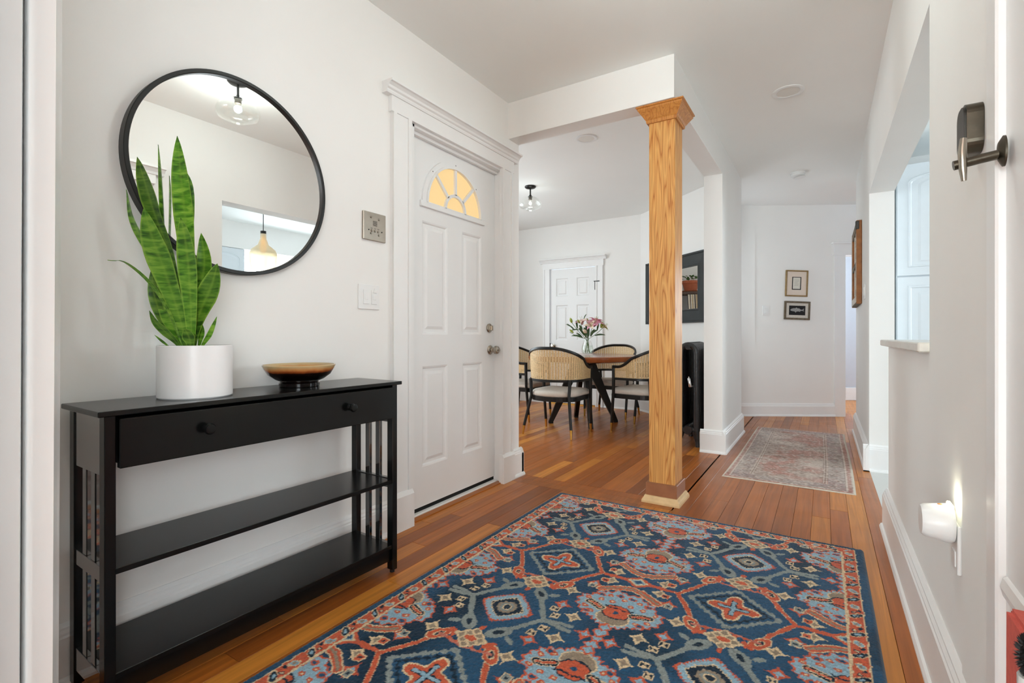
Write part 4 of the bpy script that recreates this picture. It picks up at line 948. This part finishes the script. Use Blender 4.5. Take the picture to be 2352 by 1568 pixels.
def blade(parent, a, b, w, m='lily_leaf', bend=0.02, name='lily_leaf'):
    a, b = Vector(a), Vector(b); t = (b-a).normalized(); side = t.cross(FV).normalized(); bm = BM(); rows = []
    mid = (a+b)/2+Vector((0, 0, bend))
    for i in range(9):
        f = i/8; p = a*(1-f)**2+mid*2*f*(1-f)+b*f*f; ww = w*math.sin(PI*min(f*0.9+0.1, 1))**0.8+0.0004
        rows.append([bm.verts.new(p-side*ww), bm.verts.new(p-FV*0.0015+t*0), bm.verts.new(p+side*ww), bm.verts.new(p+FV*0.0015)])
    for A, B in zip(rows, rows[1:]):
        for k in range(4): bm.faces.new((A[k], A[(k+1) % 4], B[(k+1) % 4], B[k]))
    bm.faces.new(rows[0]); bm.faces.new(rows[-1][::-1]); return obj(name, bm, m, parent, smooth=True, ang=80)
def bud(c, d, L_, r_, m='lily_bud'):
    d = Vector(d).normalized(); M = d.to_track_quat('Z', 'Y').to_matrix()
    return obj('lily_bud', lathe(BM(), [(0, 0), (r_*0.6, L_*0.12), (r_, L_*0.45), (r_*0.8, L_*0.75), (r_*0.25, L_*0.97), (0, L_)], 12, Vector(c), M), m, vz, smooth=True)
def lily(c, d, size, m1, m2, seed):
    g = random.Random(seed); d = Vector(d).normalized(); q = d.to_track_quat('Z', 'Y').to_matrix(); c = Vector(c)
    for k in range(6):
        az = 2*PI*k/6+g.random()*0.3; bm = BM(); rows = []; Lp = size*(1.0 if k % 2 else 0.92)
        for i in range(9):
            f = i/8; rr = Lp*(0.12*f+0.62*f**1.8); zz = Lp*(0.75*f-0.42*f**3.2); w = size*0.17*math.sin(PI*min(0.08+0.92*f, 1))**0.8+0.0006
            ce = Vector((math.cos(az)*rr, math.sin(az)*rr, zz)); sd = Vector((-math.sin(az), math.cos(az), 0)); up = Vector((0, 0, 1))
            rows.append([bm.verts.new(c+q @ (ce-sd*w+up*w*0.35)), bm.verts.new(c+q @ (ce+up*0.0012)), bm.verts.new(c+q @ (ce+sd*w+up*w*0.35)), bm.verts.new(c+q @ (ce-up*0.0012))])
        for A, B in zip(rows, rows[1:]):
            for j in range(4): bm.faces.new((A[j], A[(j+1) % 4], B[(j+1) % 4], B[j]))
        bm.faces.new(rows[0]); bm.faces.new(rows[-1][::-1]); obj('petal', bm, m1 if k % 2 else m2, vz, smooth=True, ang=80)
    for k in range(4):
        az = 2*PI*k/4; bm = BM(); tube(bm, [c, c+q @ Vector((math.cos(az)*size*0.12, math.sin(az)*size*0.12, size*0.75))], 0.0012, 5); obj('stamen', bm, 'lily_bud', vz)
def F(u, v, dd=0): return vp((u-1349)*K, (815-v)*K, dd)
neck = F(1349, 785)
heads = [((1311, 738), 0.0), ((1307, 762), -0.03), ((1334, 742), 0.02), ((1362, 748), 0.03), ((1384, 752), -0.01), ((1340, 762), -0.05), ((1350, 745), 0.04)]
for i, (p, dd) in enumerate(heads):
    foot = vp(0.028*math.cos(i*2.3), 0.016+0.004*i, 0.028*math.sin(i*2.3)); tp = F(*p, dd); md = neck*0.55+tp*0.45
    nk = Vector((0, 0, 0.165))+vp((i-3)*0.004, 0, dd*0.2); stem('stem', [foot, nk, nk*0.45+tp*0.55+Vector((0, 0, -0.008)), tp])
bud(F(1313, 741), vp(-0.35, 1.0, 0), 0.062, 0.0165); bud(F(1316, 764, -0.03), vp(-1.0, 0.85, 0), 0.060, 0.013); bud(F(1345, 764, -0.06), vp(-0.6, 0.5, -0.5), 0.066, 0.020, 'lily_pale'); bud(F(1331, 742), vp(-0.6, 1, 0), 0.05, 0.013)
bud(F(1350, 742, 0.03), vp(0.0, 1, 0), 0.055, 0.012)
lily(F(1338, 745, 0.02), vp(-0.25, 1.0, -0.2), 0.13, 'lily_pale', 'lily_pink', 1)
lily(F(1364, 750, -0.01), vp(0.15, 1.0, -0.35), 0.155, 'lily_pink', 'lily_pink', 2)
lily(F(1357, 752, -0.04), vp(-0.3, 0.75, -0.6), 0.115, 'lily_pale', 'lily_pink', 3)
lily(F(1368, 744, 0.03), vp(0.35, 1.0, 0.3), 0.13, 'lily_pink', 'lily_pink', 4)
bud(F(1380, 753), vp(0.25, 1.0, 0), 0.075, 0.017); lily(F(1383, 752), vp(1.0, 0.75, 0), 0.10, 'lily_pale', 'lily_bud', 5)
for (u0, v0, u1, v1, w, dd) in ((1318, 755, 1298, 744, 0.006, 0), (1318, 758, 1300, 742, 0.005, 0), (1335, 773, 1311, 771, 0.009, 0), (1330, 757, 1309, 759, 0.006, 0), (1366, 770, 1391, 769, 0.009, 0), (1326, 754, 1323, 735, 0.011, 0.02), (1336, 760, 1330, 745, 0.012, 0.0),
        (1345, 775, 1340, 750, 0.015, -0.02), (1350, 775, 1352, 748, 0.016, 0.01), (1356, 772, 1366, 755, 0.014, 0), (1342, 770, 1328, 752, 0.012, 0.01), (1341, 732, 1348, 720, 0.005, 0.03), (1372, 758, 1376, 742, 0.010, 0.02), (1388, 752, 1395, 755, 0.005, 0), (1349, 768, 1346, 745, 0.013, 0.03), (1360, 766, 1374, 757, 0.01, 0.02), (1338, 776, 1322, 764, 0.009, 0.0)):
    blade(vz, F(u0, v0, dd), F(u1, v1, dd), w)

# ------------------------------------------------------------------ clear glass ceiling fixtures
def ceiling_fixture(loc, label, power):
    f = thing('ceiling_light', label, 'ceiling light', loc, group='clear glass ceiling lights')
    obj('canopy', lathe(BM(), [(0, 0), (0.058, 0), (0.060, -0.008), (0.050, -0.018), (0.022, -0.026), (0, -0.027)], 36), 'chair_black', f, smooth=True)
    obj('stem', lathe(BM(), [(0, -0.025), (0.0075, -0.026), (0.0075, -0.085), (0.010, -0.092), (0.022, -0.104), (0.024, -0.112), (0, -0.112)], 20), 'chair_black', f, smooth=True)
    obj('socket', lathe(BM(), [(0, -0.112), (0.019, -0.112), (0.019, -0.140), (0, -0.140)], 20), 'dark_bronze', f, smooth=True)
    pr_ = [(0.026, -0.110), (0.06, -0.118), (0.098, -0.142), (0.122, -0.178), (0.123, -0.200), (0.112, -0.222), (0.080, -0.236), (0.05, -0.240), (0.045, -0.252), (0.02, -0.258), (0, -0.259)]
    ins = [(max(r_-0.003, 0), z+0.003 if z < -0.2 else z) for r_, z in pr_[::-1]]
    obj('glass_shade', lathe(BM(), pr_+ins, 48), 'glass', f, smooth=True)
    obj('bulb', lathe(BM(), [(0, -0.138), (0.011, -0.14), (0.013, -0.15), (0.018, -0.168), (0.019, -0.182), (0.012, -0.196), (0, -0.2)], 16), 'glass', f, smooth=True)
    obj('filament', lathe(BM(), [(0.0035, -0.15), (0.0035, -0.178)], 8), 'bulb', f)
    l = bpy.data.lights.new('fixture_fill_light', 'POINT'); l.energy = power; l.color = (0.92, 1.0, 0.97); l.shadow_soft_size = 0.022  # fill added inside the clear fixture; its own bulb barely glows
    lo = bpy.data.objects.new('fixture_fill_light', l); COL.objects.link(lo); lo.parent = f; lo.location = (0, 0, -0.172)
ceiling_fixture((-2.608, 4.469, CEIL), 'clear glass ceiling light with black stem in the dining room', 0.6)
ceiling_fixture((-0.504, 1.654, CEIL), 'clear glass ceiling light of the hall, seen in the round mirror', 7.2)
def downlight(loc, label, r0=0.09):
    d = thing('recessed_downlight', label, 'downlight', loc, group='recessed downlights')
    obj('trim_ring', lathe(BM(), [(r0*0.72, 0), (r0, 0), (r0+0.001, -0.003), (r0*0.9, -0.007), (r0*0.72, -0.004)], 48, closed=True), 'plastic_white', d, smooth=True)
    obj('lens', lathe(BM(), [(0, -0.001), (r0*0.73, -0.001), (r0*0.73, -0.003), (0, -0.0035)], 40), 'downlight_lens', d)
downlight((-1.597, 3.621, CEIL), 'white recessed downlight in the dining room ceiling behind the beam', 0.088)
downlight((-0.197, 3.618, CEIL), 'white recessed downlight in the hall ceiling above the runner', 0.092)
sd = thing('smoke_detector', 'white round smoke detector on the hall ceiling', 'smoke detector', (-0.215, 5.48, CEIL))
obj('base', lathe(BM(), [(0, 0), (0.066, 0), (0.066, -0.012), (0, -0.012)], 40), 'plastic_white', sd, smooth=True)
obj('body', lathe(BM(), [(0.06, -0.012), (0.062, -0.016), (0.060, -0.03), (0.05, -0.038), (0, -0.04)], 40), 'plastic_white', sd, smooth=True)
bm = BM(); lathe(bm, [(0, -0.036), (0.05, -0.037), (0.052, -0.040), (0, -0.0415)], 40, c=(0.01, 0, -0.008), M=Matrix.Rotation(R(-7), 3, 'Y')); obj('cover', bm, 'plastic_white', sd, smooth=True)

# ------------------------------------------------------------------ radiator
rd = thing('radiator', 'black cast iron column radiator beside the white wall end', 'radiator', (-1.005, 4.44, 0))
def rad_section(first=False, last=False):
    bm = BM(); hw = 0.066
    pth = [(-hw, 0, 0.13), (-hw, 0, 0.50), (-hw, 0, 0.82)]+[(-hw*math.cos(t), 0, 0.82+hw*math.sin(t)) for t in [PI*i/10 for i in range(1, 10)]]+[(hw, 0, 0.82), (hw, 0, 0.50), (hw, 0, 0.13)]
    tube(bm, pth, 1.0, sect=[(0.026*math.cos(2*PI*k/12), 0.027*math.sin(2*PI*k/12)) for k in range(12)], up=Vector((0, 1, 0)))
    tube(bm, [(-hw, 0, 0.15), (0, 0, 0.135), (hw, 0, 0.15)], 0.026, 10)
    lathe(bm, [(0, -0.03), (0.036, -0.03), (0.044, -0.012), (0.044, 0.012), (0.036, 0.03), (0, 0.03)], 16, (0, 0, 0.145), AX_Y)
    lathe(bm, [(0, -0.03), (0.022, -0.03), (0.022, 0.03), (0, 0.03)], 12, (0, 0, 0.868), AX_Y)
    return finish(bm, 'radiator_section_mesh', True, 60)
ms = rad_section()
for k in range(9):
    o = obj('radiator_section', ms, 'radiator_iron', rd); o.location = (0, 0.03+k*0.057, 0)
for k in (0, 8):
    for sx in (-1, 1):
        bm = BM(); tube(bm, [(sx*0.058, 0.03+k*0.057, 0.14), (sx*0.066, 0.03+k*0.057, 0.09), (sx*0.076, 0.03+k*0.057, 0.04), (sx*0.080, 0.03+k*0.057, 0.0)], [0.034, 0.024, 0.017, 0.021], 10); obj('radiator_foot', bm, 'radiator_iron', rd, smooth=True)
bm = BM(); lathe(bm, [(0, 0), (0.012, 0.004), (0.0145, 0.014), (0.0135, 0.075), (0.009, 0.084), (0.005, 0.086), (0.005, 0.094), (0, 0.095)], 16); rot_all(bm, Matrix.Rotation(R(-9), 3, 'Y')); bmesh.ops.translate(bm, vec=(0.028, -0.022, 0.52), verts=bm.verts[:]); obj('air_vent', bm, 'chrome', rd, smooth=True)
bm = BM(); tube(bm, [(0.03, -0.022, 0.53), (0.05, 0.01, 0.53)], 0.006, 8); obj('vent_pipe', bm, 'chrome', rd)

# ------------------------------------------------------------------ framed mirror on the diagonal wall
def diagp(s, n_): return Vector((DA.x+DD.x*s+DN.x*n_, DA.y+DD.y*s+DN.y*n_, 0))
o_ = diagp(0.765, 0.004); fm = thing('framed_mirror', 'rectangular mirror with wide slate black frame above the radiator', 'mirror', (o_.x, o_.y, 1.487), math.atan2(DD.y, DD.x))
def fb(x0, x1, z0, z1, d0, d1, bev=0.003):    # local x along wall, -y... out of the wall
    return box(BM(), x0, x1, -d1, -d0, z0, z1, bev=bev)
A_, Bz, fw = 0.572, 0.378, 0.15
for sgn in (-1, 1):
    for kind in ('h', 'v'):
        bm = BM(); prof = [(0, 0), (0, 0.034), (0.018, 0.034), (0.024, 0.026), (0.03, 0.024), (fw-0.02, 0.018), (fw-0.016, 0.022), (fw-0.006, 0.022), (fw, 0.010), (fw, 0)]
        Lh = A_ if kind == 'h' else Bz; Oh = Bz if kind == 'h' else A_
        vs0, vs1 = [], []
        for ins, dp in prof:
            for arr, e in ((vs0, -1), (vs1, 1)):
                along = e*(Lh-ins); off = sgn*(Oh-ins)
                arr.append(bm.verts.new((along, -dp, off) if kind == 'h' else (off, -dp, along)))
        for k in range(len(prof)-1): bm.faces.new((vs0[k], vs0[k+1], vs1[k+1], vs1[k]))
        bm.faces.new((vs0[-1], vs0[0], vs1[0], vs1[-1])); bm.faces.new(vs0); bm.faces.new(vs1[::-1])
        obj('frame_rail', bm, 'frame_slate', fm)
obj('glass', fb(-A_+fw-0.004, A_-fw+0.004, -Bz+fw-0.004, Bz-fw+0.004, 0.002, 0.009, 0), 'mirror_glass', fm)

# ------------------------------------------------------------------ book shelf opposite the framed mirror, with plant and records
sh_ = thing('bookshelf', 'open dark wood shelf seen in the framed mirror', 'shelf', (-4.24, 5.72, 0))
for z in (0.06, 0.45, 0.86, 1.29, 1.645): obj('shelf_board', box(BM(), -0.15, 0.15, -0.46, 0.46, z, z+0.045, bev=0.002), 'shelf_wood', sh_)
for y in (-0.48, 0.46):
    obj('side_board', box(BM(), -0.15, 0.15, y, y+0.022, 0, 1.69), 'shelf_wood', sh_)
tp = thing('potted_plant', 'bushy green plant in terracotta pot reflected in the framed mirror', 'plant', (-4.24, 5.83, 1.69))
obj('saucer', lathe(BM(), [(0, 0), (0.12, 0), (0.14, 0.02), (0.132, 0.022), (0.115, 0.008), (0, 0.008)], 36), 'terracotta', tp, smooth=True)
obj('pot', lathe(BM(), [(0, 0.008), (0.095, 0.008), (0.128, 0.14), (0.145, 0.142), (0.146, 0.185), (0.132, 0.185), (0.125, 0.16), (0, 0.16)], 40), 'terracotta', tp, smooth=True)
g = random.Random(3)
for k in range(60):
    az = g.random()*2*PI; rr = 0.14*math.sqrt(g.random()); h = 0.19+g.random()*0.10*(1-rr*3)+0.01; c_ = Vector((rr*math.cos(az), rr*math.sin(az), h)); bm = BM(); d = Vector((math.cos(az), math.sin(az), 0.3+g.random()*0.6)).normalized(); sd_ = d.cross(Vector((0, 0, 1))).normalized(); nn = sd_.cross(d); L_ = 0.035+g.random()*0.03; rows = []
    for f, w in ((0, 0.004), (0.35, 0.018), (0.7, 0.014), (1, 0.001)):
        p = c_+d*L_*(f-0.3)-Vector((0, 0, 0.012*f*f)); rows.append([bm.verts.new(p-sd_*w), bm.verts.new(p+nn*0.0012), bm.verts.new(p+sd_*w), bm.verts.new(p-nn*0.0012)])
    for A, B in zip(rows, rows[1:]):
        for j in range(4): bm.faces.new((A[j], A[(j+1) % 4], B[(j+1) % 4], B[j]))
    bm.faces.new(rows[0]); bm.faces.new(rows[-1][::-1]); obj('leaf', bm, 'plant_leaf', tp)
y = 5.56; rec = ['off white', 'black', 'tan', 'brown', 'cream', 'dark grey']
for k in range(22):
    ci = (0, 1, 0, 4, 2, 1, 0, 5, 4, 0, 3, 2, 0, 1, 4, 0, 2, 0, 5, 4, 0, 1)[k]; t = 0.006+0.004*((k*7) % 3)
    bm = box(BM(), -0.155, 0.155, 0, t, 0, 0.305)
    o = obj('record_sleeve', bm, 'sleeve%d' % ci, loc=(-4.235, y, 1.3355)); o.rotation_euler = (R(-3), 0, 0); y += t+0.0035
    tag(o, 'thin record sleeve standing in the shelf row below the terracotta pot', 'record', 'records on the shelf')

# ------------------------------------------------------------------ pictures and switch on the hall end wall
def farp(s, n_): return Vector((FA.x+FD.x*s+FN.x*n_, FA.y+FD.y*s+FN.y*n_, 0))
FANG = math.atan2(FD.y, FD.x)
def picture(name, label, s0, s1, z0, z1, tilt, frame_m, fw):
    c_ = farp((s0+s1)/2, 0.001); t = thing(name, label, 'picture', (c_.x, c_.y, (z0+z1)/2), FANG); t.rotation_euler = (0, R(tilt), FANG)
    w, h = (s1-s0)/2, (z1-z0)/2
    for x0, x1, a, b in ((-w, w, h-fw, h), (-w, w, -h, -h+fw), (-w, -w+fw, -h+fw, h-fw), (w-fw, w, -h+fw, h-fw)): obj('frame_rail', box(BM(), x0, x1, -0.022, 0, a, b, bev=0.003), frame_m, t)
    return t, w, h
t, w, h = picture('framed_print', 'gold framed print of a black bordered page with wide mat', 0.361, 0.623, 1.436, 1.751, 2.0, 'gold_frame', 0.016)
obj('mat_board', box(BM(), -w+0.014, w-0.014, -0.010, -0.002, -h+0.014, h-0.014), 'mat_board', t)
obj('print_border', box(BM(), -0.053, 0.053, -0.0115, -0.010, -0.076, 0.078), 'print_black', t)
pg = obj('page', box(BM(), -0.043, 0.042, -0.0125, -0.0115, -0.066, 0.070), 'paper', t)
for k in range(5): obj('text_line', box(BM(), -0.026+0.004*(k % 2), 0.026-0.006*(k % 3), -0.0129, -0.0125, 0.040-k*0.016, 0.042-k*0.016), 'taupe_ink' if 'taupe_ink' in MATS else 'weathered', pg)
t, w, h = picture('framed_fish', 'weathered wood framed picture of a grey fish on black', 0.346, 0.649, 1.158, 1.379, 2.0, 'weathered', 0.022)
obj('inner_mat', box(BM(), -w+0.02, w-0.02, -0.012, -0.002, -h+0.02, h-0.02), 'birch', t)
obj('backing', box(BM(), -w+0.056, w-0.056, -0.0135, -0.012, -h+0.055, h-0.053), 'print_black', t)
fish = [(-0.082, 0.006), (-0.070, 0.018), (-0.045, 0.026), (-0.022, 0.027), (-0.010, 0.036), (0.004, 0.025), (0.022, 0.026), (0.040, 0.012), (0.056, 0.010), (0.078, 0.026), (0.074, 0.002), (0.080, -0.010), (0.056, 0.000), (0.038, -0.006), (0.030, -0.016), (0.020, -0.010), (-0.008, -0.012), (-0.018, -0.026), (-0.030, -0.012), (-0.055, -0.010), (-0.074, -0.004)]
bm = prism(BM(), fish, -0.0148, -0.0135, 'y'); obj('fish', bm, 'fish_grey', t)
c_ = farp(0.132, 0.001); t = thing('wall_switch', 'pale switch plate on the angled wall left of the pictures', 'switch', (c_.x, c_.y, 1.268), FANG)
obj('plate', box(BM(), -0.038, 0.038, -0.006, 0, -0.058, 0.058, bev=0.002), 'plastic_white', t); obj('rocker', box(BM(), -0.016, 0.016, -0.010, -0.005, -0.032, 0.032, bev=0.001), 'plastic_white', t)

# ------------------------------------------------------------------ old window sash and switch on right wall
sa = thing('window_sash_art', 'old chipped wooden window sash hung on right wall', 'wall art', (XR, 5.53, 1.598))
for y0, y1, z0, z1 in ((-0.40, -0.335, -0.357, 0.357), (0.335, 0.40, -0.357, 0.357)): obj('stile', box(BM(), -0.040, -0.001, y0, y1, z0, z1, bev=0.003), 'old_wood', sa)
for z0, z1 in ((-0.357, -0.28), (0.29, 0.357), (-0.02, 0.02)): obj('rail', box(BM(), -0.039, -0.001, -0.335, 0.335, z0, z1, bev=0.003), 'weathered', sa)
for y in (-0.11, 0.11): obj('muntin', box(BM(), -0.032, -0.006, y-0.014, y+0.014, -0.28, 0.29), 'birch', sa)
for y0, y1, z0, z1 in ((-0.392, -0.342, -0.34, 0.20), (0.342, 0.392, -0.34, 0.34), (-0.33, 0.33, -0.345, -0.292)): obj('paint_layer', box(BM(), -0.0425, -0.0395, y0, y1, z0, z1), 'birch', sa)
obj('backing', box(BM(), -0.012, -0.001, -0.335, 0.335, -0.28, 0.29), 'mat_board', sa)
for z in (0.30, 0.16, 0.06, -0.10, -0.26): obj('paint_chip', box(BM(), -0.0435, -0.042, -0.380, -0.352, z-0.03, z+0.025), 'weathered', sa)
obj('hinge', box(BM(), -0.046, -0.02, -0.404, -0.36, 0.28, 0.35, bev=0.003), 'screw_dark', sa)
t = thing('switch_plate', 'white two rocker switch on right wall beside the sash', 'switch', (XR, 4.78, 1.315))
obj('plate', box(BM(), -0.007, 0, -0.06, 0.06, -0.06, 0.06, bev=0.002), 'plastic_white', t)
for y in (-0.024, 0.024): obj('rocker', box(BM(), -0.011, -0.006, y-0.016, y+0.016, -0.033, 0.033, bev=0.001), 'plastic_white', t)

# ------------------------------------------------------------------ kitchen
struct('trim_7', box(BM(), 0.244, 0.66, RN, 3.165, 0.918, 0.948, bev=0.004), 'sill_stone', 'pale stone sill of the kitchen pass-through')
def shaker(parent, s0, s1, z0, z1, to, arch=False, m='cabinet_blue'):
    d = obj('cabinet_door', to(box(BM(), s0, s1, -0.02, 0, z0, z1, bev=0.002)), m, parent)
    a, b, c_, e = s0+0.06, s1-0.06, z0+0.06, z1-0.06; pts = []
    if arch:
        pts = [(a, c_), (b, c_), (b, e-0.07)]+[((a+b)/2+(b-a)/2*math.cos(t_), e-0.07+0.07*math.sin(t_)) for t_ in [PI*i/16 for i in range(1, 16)]]+[(a, e-0.07)]
    else: pts = [(a, c_), (b, c_), (b, e), (a, e)]
    cx_, cz_ = (a+b)/2, (c_+e)/2; bm = BM(); prev = None
    for k, dep in ((1.0, 0.0005), (0.985, 0.006), (0.95, 0.006), (0.92, -0.003), (0.86, -0.003), (0.78, 0.004)):
        ring = [bm.verts.new((cx_+(p-cx_)*k, dep, cz_+(q-cz_)*(k if not arch else 1-(1-k)*0.6))) for p, q in pts]
        if prev:
            n_ = len(ring)
            for j in range(n_): bm.faces.new((prev[j], prev[(j+1) % n_], ring[(j+1) % n_], ring[j]))
        prev = ring
    bm.faces.new(prev); obj('door_panel', to(bm), m, d)
KY = 4.50
pc = thing('pantry_cabinet', 'tall pale blue pantry cabinet seen through the kitchen opening', 'cabinet', (0.84, 4.80, 0))
obj('carcass', box(BM(), -0.40, 0.40, -0.28, 0.30, 0.0, 2.20), 'cabinet_blue', pc)
def to_k(bm):
    bmesh.ops.transform(bm, matrix=Matrix(((1, 0, 0, 0), (0, -1, 0, -0.30), (0, 0, 1, 0), (0, 0, 0, 1))), verts=bm.verts[:]); return bm
shaker(pc, -0.395, 0.395, 1.398, 2.195, to_k, arch=True); shaker(pc, -0.395, 0.395, 0.66, 1.388, to_k); shaker(pc, -0.395, 0.395, 0.09, 0.65, to_k)
for k in range(4):
    c0 = 1.75+k*0.46
    wc = thing('wall_cabinet', 'pale blue arched kitchen wall cabinet, %s from the kitchen window' % ('nearest', 'second', 'third', 'farthest')[k], 'cabinet', (3.04, c0+0.22, 1.40), group='kitchen wall cabinets')
    obj('carcass', box(BM(), -0.15, 0.158, -0.225, 0.225, 0, 0.70), 'cabinet_blue', wc)
    def to_w(bm):
        bmesh.ops.transform(bm, matrix=Matrix(((0, -1, 0, -0.17), (1, 0, 0, 0), (0, 0, 1, 0), (0, 0, 0, 1))), verts=bm.verts[:]); return bm
    shaker(wc, -0.22, 0.22, 0.004, 0.696, to_w, arch=True)
struct('trim_8', box(BM(), 2.86, 3.2, 0.55, 5.2, 2.10, 2.44), 'wall', 'kitchen soffit above the wall cabinets')
pl = thing('pendant_lamp', 'amber glass jug pendant lamp in the kitchen, seen in the round mirror', 'lamp', (0.72, 2.545, 2.44))
obj('ceiling_cap', lathe(BM(), [(0, 0), (0.055, 0), (0.055, -0.012), (0, -0.02)], 28), 'chair_black', pl, smooth=True)
obj('cord', lathe(BM(), [(0.0035, -0.015), (0.0035, -0.53)], 8), 'chair_black', pl)
obj('cap', lathe(BM(), [(0, -0.525), (0.024, -0.53), (0.024, -0.555), (0, -0.556)], 20), 'chair_black', pl, smooth=True)
pr_ = [(0.024, -0.555), (0.026, -0.60), (0.045, -0.655), (0.10, -0.70), (0.116, -0.74), (0.110, -0.82), (0.098, -0.885)]
obj('glass_shade', lathe(BM(), pr_+[(r_-0.003, z) for r_, z in pr_[::-1]], 40, closed=True), 'amber_glass', pl, smooth=True)
obj('bulb', lathe(BM(), [(0, -0.56), (0.012, -0.60), (0.028, -0.68), (0.02, -0.72), (0, -0.73)], 16), 'bulb', pl, smooth=True)

# ------------------------------------------------------------------ outlet with plug-in night light, right wall
ou = thing('wall_outlet', 'white outlet plate low on right wall under the night light', 'outlet', (XR, 1.575, 0.462))
obj('plate', box(BM(), -0.007, 0, -0.036, 0.036, -0.058, 0.058, bev=0.002), 'plastic_white', ou)
obj('socket_face', box(BM(), -0.009, -0.006, -0.017, 0.017, -0.045, -0.008, bev=0.001), 'plastic_white', ou)
nl = thing('night_light', 'white plug in night light glowing against right wall', 'night light', (XR-0.0095, 1.575, 0.515))
bm = lathe(BM(), [(0, 0.0), (0.042, 0.0), (0.045, 0.004), (0.046, 0.010), (0.039, 0.054), (0.034, 0.061), (0, 0.063)], 36, M=AX_NX); obj('body', bm, 'plastic_white', nl, smooth=True)
obj('light_strip', box(BM(), -0.009, -0.001, -0.022, 0.022, 0.040, 0.049, bev=0.002), 'led', nl)
bm = BM(); sphere(bm, (-0.022, 0.0, 0.042), 0.008, 1, 1, 0.35, 12, 8); obj('sensor', bm, 'old_wood', nl, smooth=True)
l = bpy.data.lights.new('night_light_lamp', 'POINT'); l.energy = 0.09; l.color = (1, 0.97, 0.78); l.shadow_soft_size = 0.012
lo = bpy.data.objects.new('night_light_lamp', l); COL.objects.link(lo); lo.parent = nl; lo.location = (-0.008, 0.0, 0.062)

# ------------------------------------------------------------------ door guard latch
dg = thing('door_guard', 'dark metal swing bar door guard across the near door casing', 'latch', (XR-0.0065, 1.345, 1.386))
def rr_poly(w, h, r_, n_=6):
    P_ = []
    for cx_, cy_, a0 in ((w-r_, h-r_, 0), (-w+r_, h-r_, 90), (-w+r_, -h+r_, 180), (w-r_, -h+r_, 270)):
        for i in range(n_+1): a = R(a0+90*i/n_); P_.append((cx_+r_*math.cos(a), cy_+r_*math.sin(a)))
    return P_
bm = prism(BM(), rr_poly(0.034, 0.050, 0.024), -0.026, 0.0, 'x'); obj('keeper_body', bm, 'dark_bronze', dg)
bm = prism(BM(), rr_poly(0.030, 0.046, 0.022), -0.030, -0.025, 'x'); obj('face_plate', bm, 'screw_dark', dg)
yr, zr = -0.152, -0.096
bm = BM(); tube(bm, [(-0.066, yr, zr-0.010), (-0.03, yr, zr-0.004), (0.0, yr, zr)], 0.0085, 14); obj('swing_bar', bm, 'dark_bronze', dg, smooth=True)
bm = BM(); tube(bm, [(-0.054, yr-0.010, zr+0.034), (-0.056, yr-0.012, zr+0.01), (-0.055, yr-0.011, zr-0.02), (-0.053, yr-0.009, zr-0.042)], [0.005, 0.0065, 0.006, 0.004], 10); obj('catch_lever', bm, 'nickel', dg, smooth=True)
bm = BM(); lathe(bm, [(0, 0.0), (0.017, 0.0), (0.017, 0.003), (0.010, 0.009), (0, 0.011)], 24, M=AX_NX); bmesh.ops.transform(bm, matrix=Matrix.Diagonal((1, 1, 1.6, 1)), verts=bm.verts[:]); bmesh.ops.translate(bm, vec=(0.0025, yr, zr+0.004), verts=bm.verts[:]); obj('rosette', bm, 'dark_bronze', dg, smooth=True)

# ------------------------------------------------------------------ red bag and bristle brush at the right edge
bg = thing('red_bag', 'tall red cloth bag standing against the near right door', 'bag', (0.232, 0.80, 0.0))
bm = prism(BM(), [(-0.15, 0.0), (0.155, 0.0), (0.168, 0.30), (0.170, 0.585), (-0.16, 0.585)], -0.014, 0.014, 'x'); bmesh.ops.bevel(bm, geom=bm.edges[:], offset=0.006, segments=2, affect='EDGES'); obj('bag_body', bm, 'red_cloth', bg, smooth=True)
for sx in (-1, 1):
    bm = BM(); tube(bm, smoothpath([(sx*0.008, -0.10, 0.58), (sx*0.008, -0.08, 0.70), (sx*0.008, -0.02, 0.70), (sx*0.008, 0.0, 0.58)], 12), 0.004, 8); obj('bag_handle', bm, 'red_cloth', bg)
br = thing('scrub_brush', 'long handled black bristled brush in front of the red bag', 'brush', (0.178, 0.700, 0.0))
bm = BM(); tube(bm, [(0, 0, 0.0), (0, 0.0, 0.44), (0.0, 0.0, 0.625)], [0.010, 0.010, 0.012], 14); obj('handle', bm, 'grey_plastic', br, smooth=True)
bm = BM(); sphere(bm, (0, 0.0, 0.645), 0.014, 0.7, 1.0, 1.3, 16, 10); obj('brush_head', bm, 'bristle', br, smooth=True)
bm = BM(); g = random.Random(5)
for k in range(900):
    v = Vector((g.gauss(0, 0.5), g.gauss(0, 1), g.gauss(0, 1))).normalized(); p = Vector((v.x*0.010, v.y*0.0135, 0.645+v.z*0.018)); e_ = p+Vector((v.x*0.005, v.y*0.007, v.z*0.007)); a = v.orthogonal().normalized()*0.0011; b = v.cross(a).normalized()*0.0011
    q = [bm.verts.new(p+a), bm.verts.new(p-a*0.5+b), bm.verts.new(p-a*0.5-b)]; tip = bm.verts.new(e_)
    for i in range(3): bm.faces.new((q[i], q[(i+1) % 3], tip))
o = obj('bristles', bm, 'bristle', br); o['kind'] = 'stuff'
